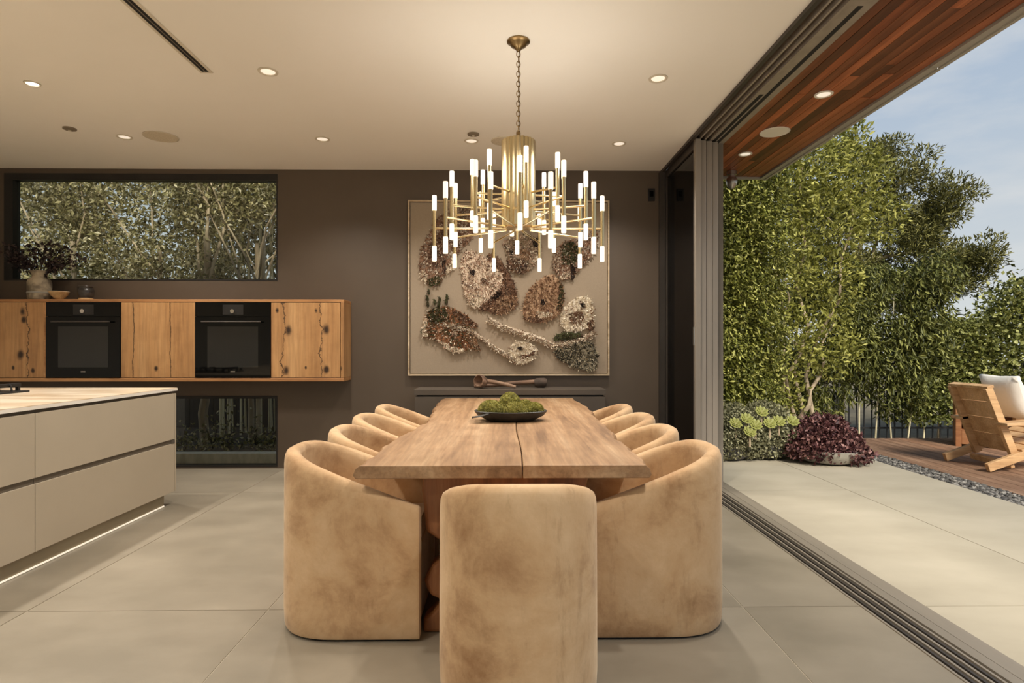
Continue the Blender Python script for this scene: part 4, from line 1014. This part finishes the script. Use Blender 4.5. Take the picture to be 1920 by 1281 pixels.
for k in range(4):
    a = bot_+dv*(.08+.235*k)+Vector((.03, .012)); b = bot_+dv*(.08+.235*(k+1)-.012)+Vector((.03, .012))
    bar2('back_plank', a, b, .022, ya+.046, yb_-.046, 'cedar', t)
bar2('top_rail', top_+Vector((-.02, .0)), top_+Vector((.05, .02)), .03, ya-.0, yb_, 'cedar', t)
for k in range(5):
    f0 = .36+.125*k; a = Vector((4.86+.94*f0, DZ+.10+.33*f0)); b = Vector((4.86+.94*(f0+.11), DZ+.10+.33*(f0+.11)))
    bar2('seat_slat', a, b, .02, ya-.045, yb_+.045, 'cedar', t)
bar2('cross_brace', (5.12, .045), (5.16, .055), .06, ya+.0, yb_, 'cedar', t)
def cushion(name, c, sx, sy, sz, rot, label):
    b = bmesh.new(); bmesh.ops.create_cube(b, size=2); bmesh.ops.subdivide_edges(b, edges=b.edges, cuts=7, use_grid_fill=True)
    for v in b.verts:
        x, y, z = v.co; k = (1-abs(y)**3)*(1-abs(z)**3)
        v.co = Vector((x*sx*(.15+.85*math.sqrt(max(k, 0)+.001)), y*sy*(1-.06*(1-abs(z))), z*sz*(1-.06*(1-abs(y)))))
    me = bpy.data.meshes.new(name); b.to_mesh(me); b.free(); me.materials.append(MT['cushion'])
    for p in me.polygons: p.use_smooth = True
    o = bpy.data.objects.new(name, me); COL.objects.link(o); o.location = c; o.rotation_euler = rot
    return tag(o, label, 'cushion')
cushion('cushion', (5.30, 6.12, .72), .10, .24, .24, (0, -.36, 0), 'plump white cushion leaning on the garden chair')
# ---- reddish wooden outdoor armchair box behind it
bo = Vector((5.74, 7.38, DZ)); ba = -.60
t = thing('storage_bench', (0, 0, 0), 'reddish cedar open-fronted bench behind the garden chair', 'bench')
for x in (0, .90): box('side_panel', 'cedar_red', x, x+.06, 0, .52, 0, .57, t, bevel=.004)
box('front_board', 'cedar_red', .062, .898, .01, .04, .03, .21, t, bevel=.004)
box('back_board', 'cedar_red', .062, .898, .48, .51, .03, .56, t)
box('shelf', 'cedar_red', .062, .898, .042, .478, .18, .208, t)
box('top_plank', 'cedar', .062, .898, .02, .24, .52, .55, t, bevel=.003); box('top_plank', 'cedar', .062, .898, .245, .475, .52, .55, t, bevel=.003)
box('top_apron', 'cedar', .062, .898, .022, .05, .43, .518, t)
t.location = bo; t.rotation_euler = (0, 0, ba)
for lx_, m_, lb in ((.17, 'cedar', 'small turned wooden pot on the bench shelf'), (.34, 'cushion', 'small pale pot on the bench shelf')):
    w_ = bo+Matrix.Rotation(ba, 3, 'Z') @ Vector((lx_, .16, .209))
    q = thing('shelf_pot', w_, lb, 'pot')
    MB().lathe([(.05, 0), (.062, .06), (.055, .13), (.05, .14), (.04, .13), (.04, .05), (.001, .04)], 20, w_).build('body', m_, q, smooth=True)
    MB().lathe([(.0565, .128), (.059, .136), (.0565, .144), (.05, .1405)], 20, w_).build('rim', m_, q, smooth=True)

# ================================================================== GARDEN BEHIND THE WINDOWS
struct(box('trim_3', 'concrete', -7, -1.0, 6.42, 6.56, -.16, .085), 'pale concrete kerb outside the low window')
struct(box('garden_bed', 'soil', -8, 1.2, 6.56, 8.9, -.16, .03), 'planted bed behind the back wall')
t = thing('board_fence', (-4, 8.95, -.16), 'dark board fence behind the back garden', 'fence')
x = -8.5
while x < 1.0:
    box('board', 'fenceboard', x, x+.17, 8.95+random.uniform(0, .008), 8.98, -.15, 2.05, t); x += .178
for z in (.3, 1.6): box('rail', 'fenceboard', -8.5, 1.0, 8.985, 9.03, z, z+.08, t)
trs = [(-5.5, 7.6, .05), (-4.6, 7.9, .045), (-3.66, 7.25, .06), (-3.30, 7.7, .045), (-3.02, 7.25, .035)]
lbs = ['leftmost garden tree behind the clerestory window', 'leafy garden tree behind the vase', 'garden tree with the thickest trunk in the low window', 'garden tree with slim trunk in the middle of the low window', 'garden tree with thin leaning trunk beside the slim one']
for (x, y, r), lb in zip(trs, lbs):
    t = thing('garden_tree', (x, y, .0), lb, 'tree', 'trees behind the back wall')
    limb(t, 'trunk', wob((x, y, .0), (x+random.uniform(-.1, .1), y, 2.6), 7, .025), r, r*.6)
    for _ in range(4): limb(t, 'branch', wob((x, y, random.uniform(1.2, 2.3)), (x+random.uniform(-.9, .9), y+random.uniform(-.2, .3), random.uniform(2.6, 3.8)), 5, .05), r*.4, .008)
    bl = [(x+random.uniform(-.55, .55), y+random.uniform(-.2, .3), random.uniform(1.9, 4.2), random.uniform(.3, .5), .3, random.uniform(.3, .5)) for _ in range(9)]
    bl = [b_ for b_ in bl if b_[0] < -3.5 or b_[2] > 3.0] or bl[:1]
    p, q = blob_pts(bl, 500*len(bl), .3); leaves(p, q*.3+np.array([0, -.2, -.3]), .075, .032, 'foliage', 'leaf_window', t, jitter=.7)
for i, xc in enumerate((-3.75, -3.2, -2.72, -2.25, -1.7)):
    y = 8.3
    t = thing('bamboo_clump', (xc, y, .03), ['bamboo clump behind the middle of the clerestory window', 'second bamboo clump right of the window middle', 'third bamboo clump right of the window middle', 'bamboo clump behind the right end of the clerestory window', 'bamboo clump outside past the right end of the clerestory window'][i], 'bamboo', 'bamboo clumps behind the window')
    for k in range(12):
        x = xc+random.uniform(-.24, .24); y_ = y+random.uniform(-.2, .2)
        limb(t, 'culm', wob((x, y_, .03), (x+random.uniform(-.06, .06), y_, 4.2), 6, .015), random.uniform(.010, .017), .008, 'cane')
    p = box_pts(xc-.27, xc+.27, y-.25, y+.3, 0, 1, 2600); p[:, 2] = 4.6-2.2*p[:, 2]**1.8; leaves(p, np.tile([0, -.2, -.6], (2600, 1)), .10, .018, 'foliage', 'leaf_window', t, jitter=.6)
t = thing('rear_hedge', (-4.5, 9.6, -.16), 'tall dense hedge behind the dark board fence', 'hedge')
n = 62000
p = box_pts(-9.5, -.8, 9.3, 10.2, .6, 5.6, n); p[:, 1] = 9.3+.9*rng.beta(1, 2.2, n)
leaves(p, np.tile([0, -.5, -.3], (n, 1)), .10, .045, 'foliage', 'leaf_window', t, jitter=.6)
for x in (-8.5, -6.8, -5, -3.2, -1.6): limb(t, 'trunk', wob((x, 9.8, -.16), (x, 9.8, 5.0), 6, .05), .06, .02)
for i, (x, y) in enumerate([(-3.75, 6.95), (-3.45, 7.0), (-3.2, 6.9), (-2.95, 7.05), (-2.72, 6.9), (-2.5, 6.95), (-2.35, 6.85)]):
    t = thing('low_plant', (x, y, .03), ['leafy plant at the island end of the low window', 'second leafy plant of the row in the low window', 'third leafy plant of the row in the low window', 'leafy plant in the middle of the low window bed', 'third last leafy plant of the row in the low window', 'second last leafy plant of the row in the low window', 'last leafy plant by the right frame of the low window'][i], 'plant', 'plants outside the low window')
    h = random.uniform(.16, .38)
    for _ in range(4): limb(t, 'stem', wob((x, y, .03), (x+random.uniform(-.12, .12), y, .03+h), 4, .01), .005, .002, 'twig')
    pts = [(x+random.gauss(0, .09), y+random.gauss(0, .06), .04+abs(random.gauss(0, h*.55))) for _ in range(130)]
    leaves(pts, np.tile([0, -.3, .3], (130, 1)), .06, .03, 'foliage', 'leaf_window', t)
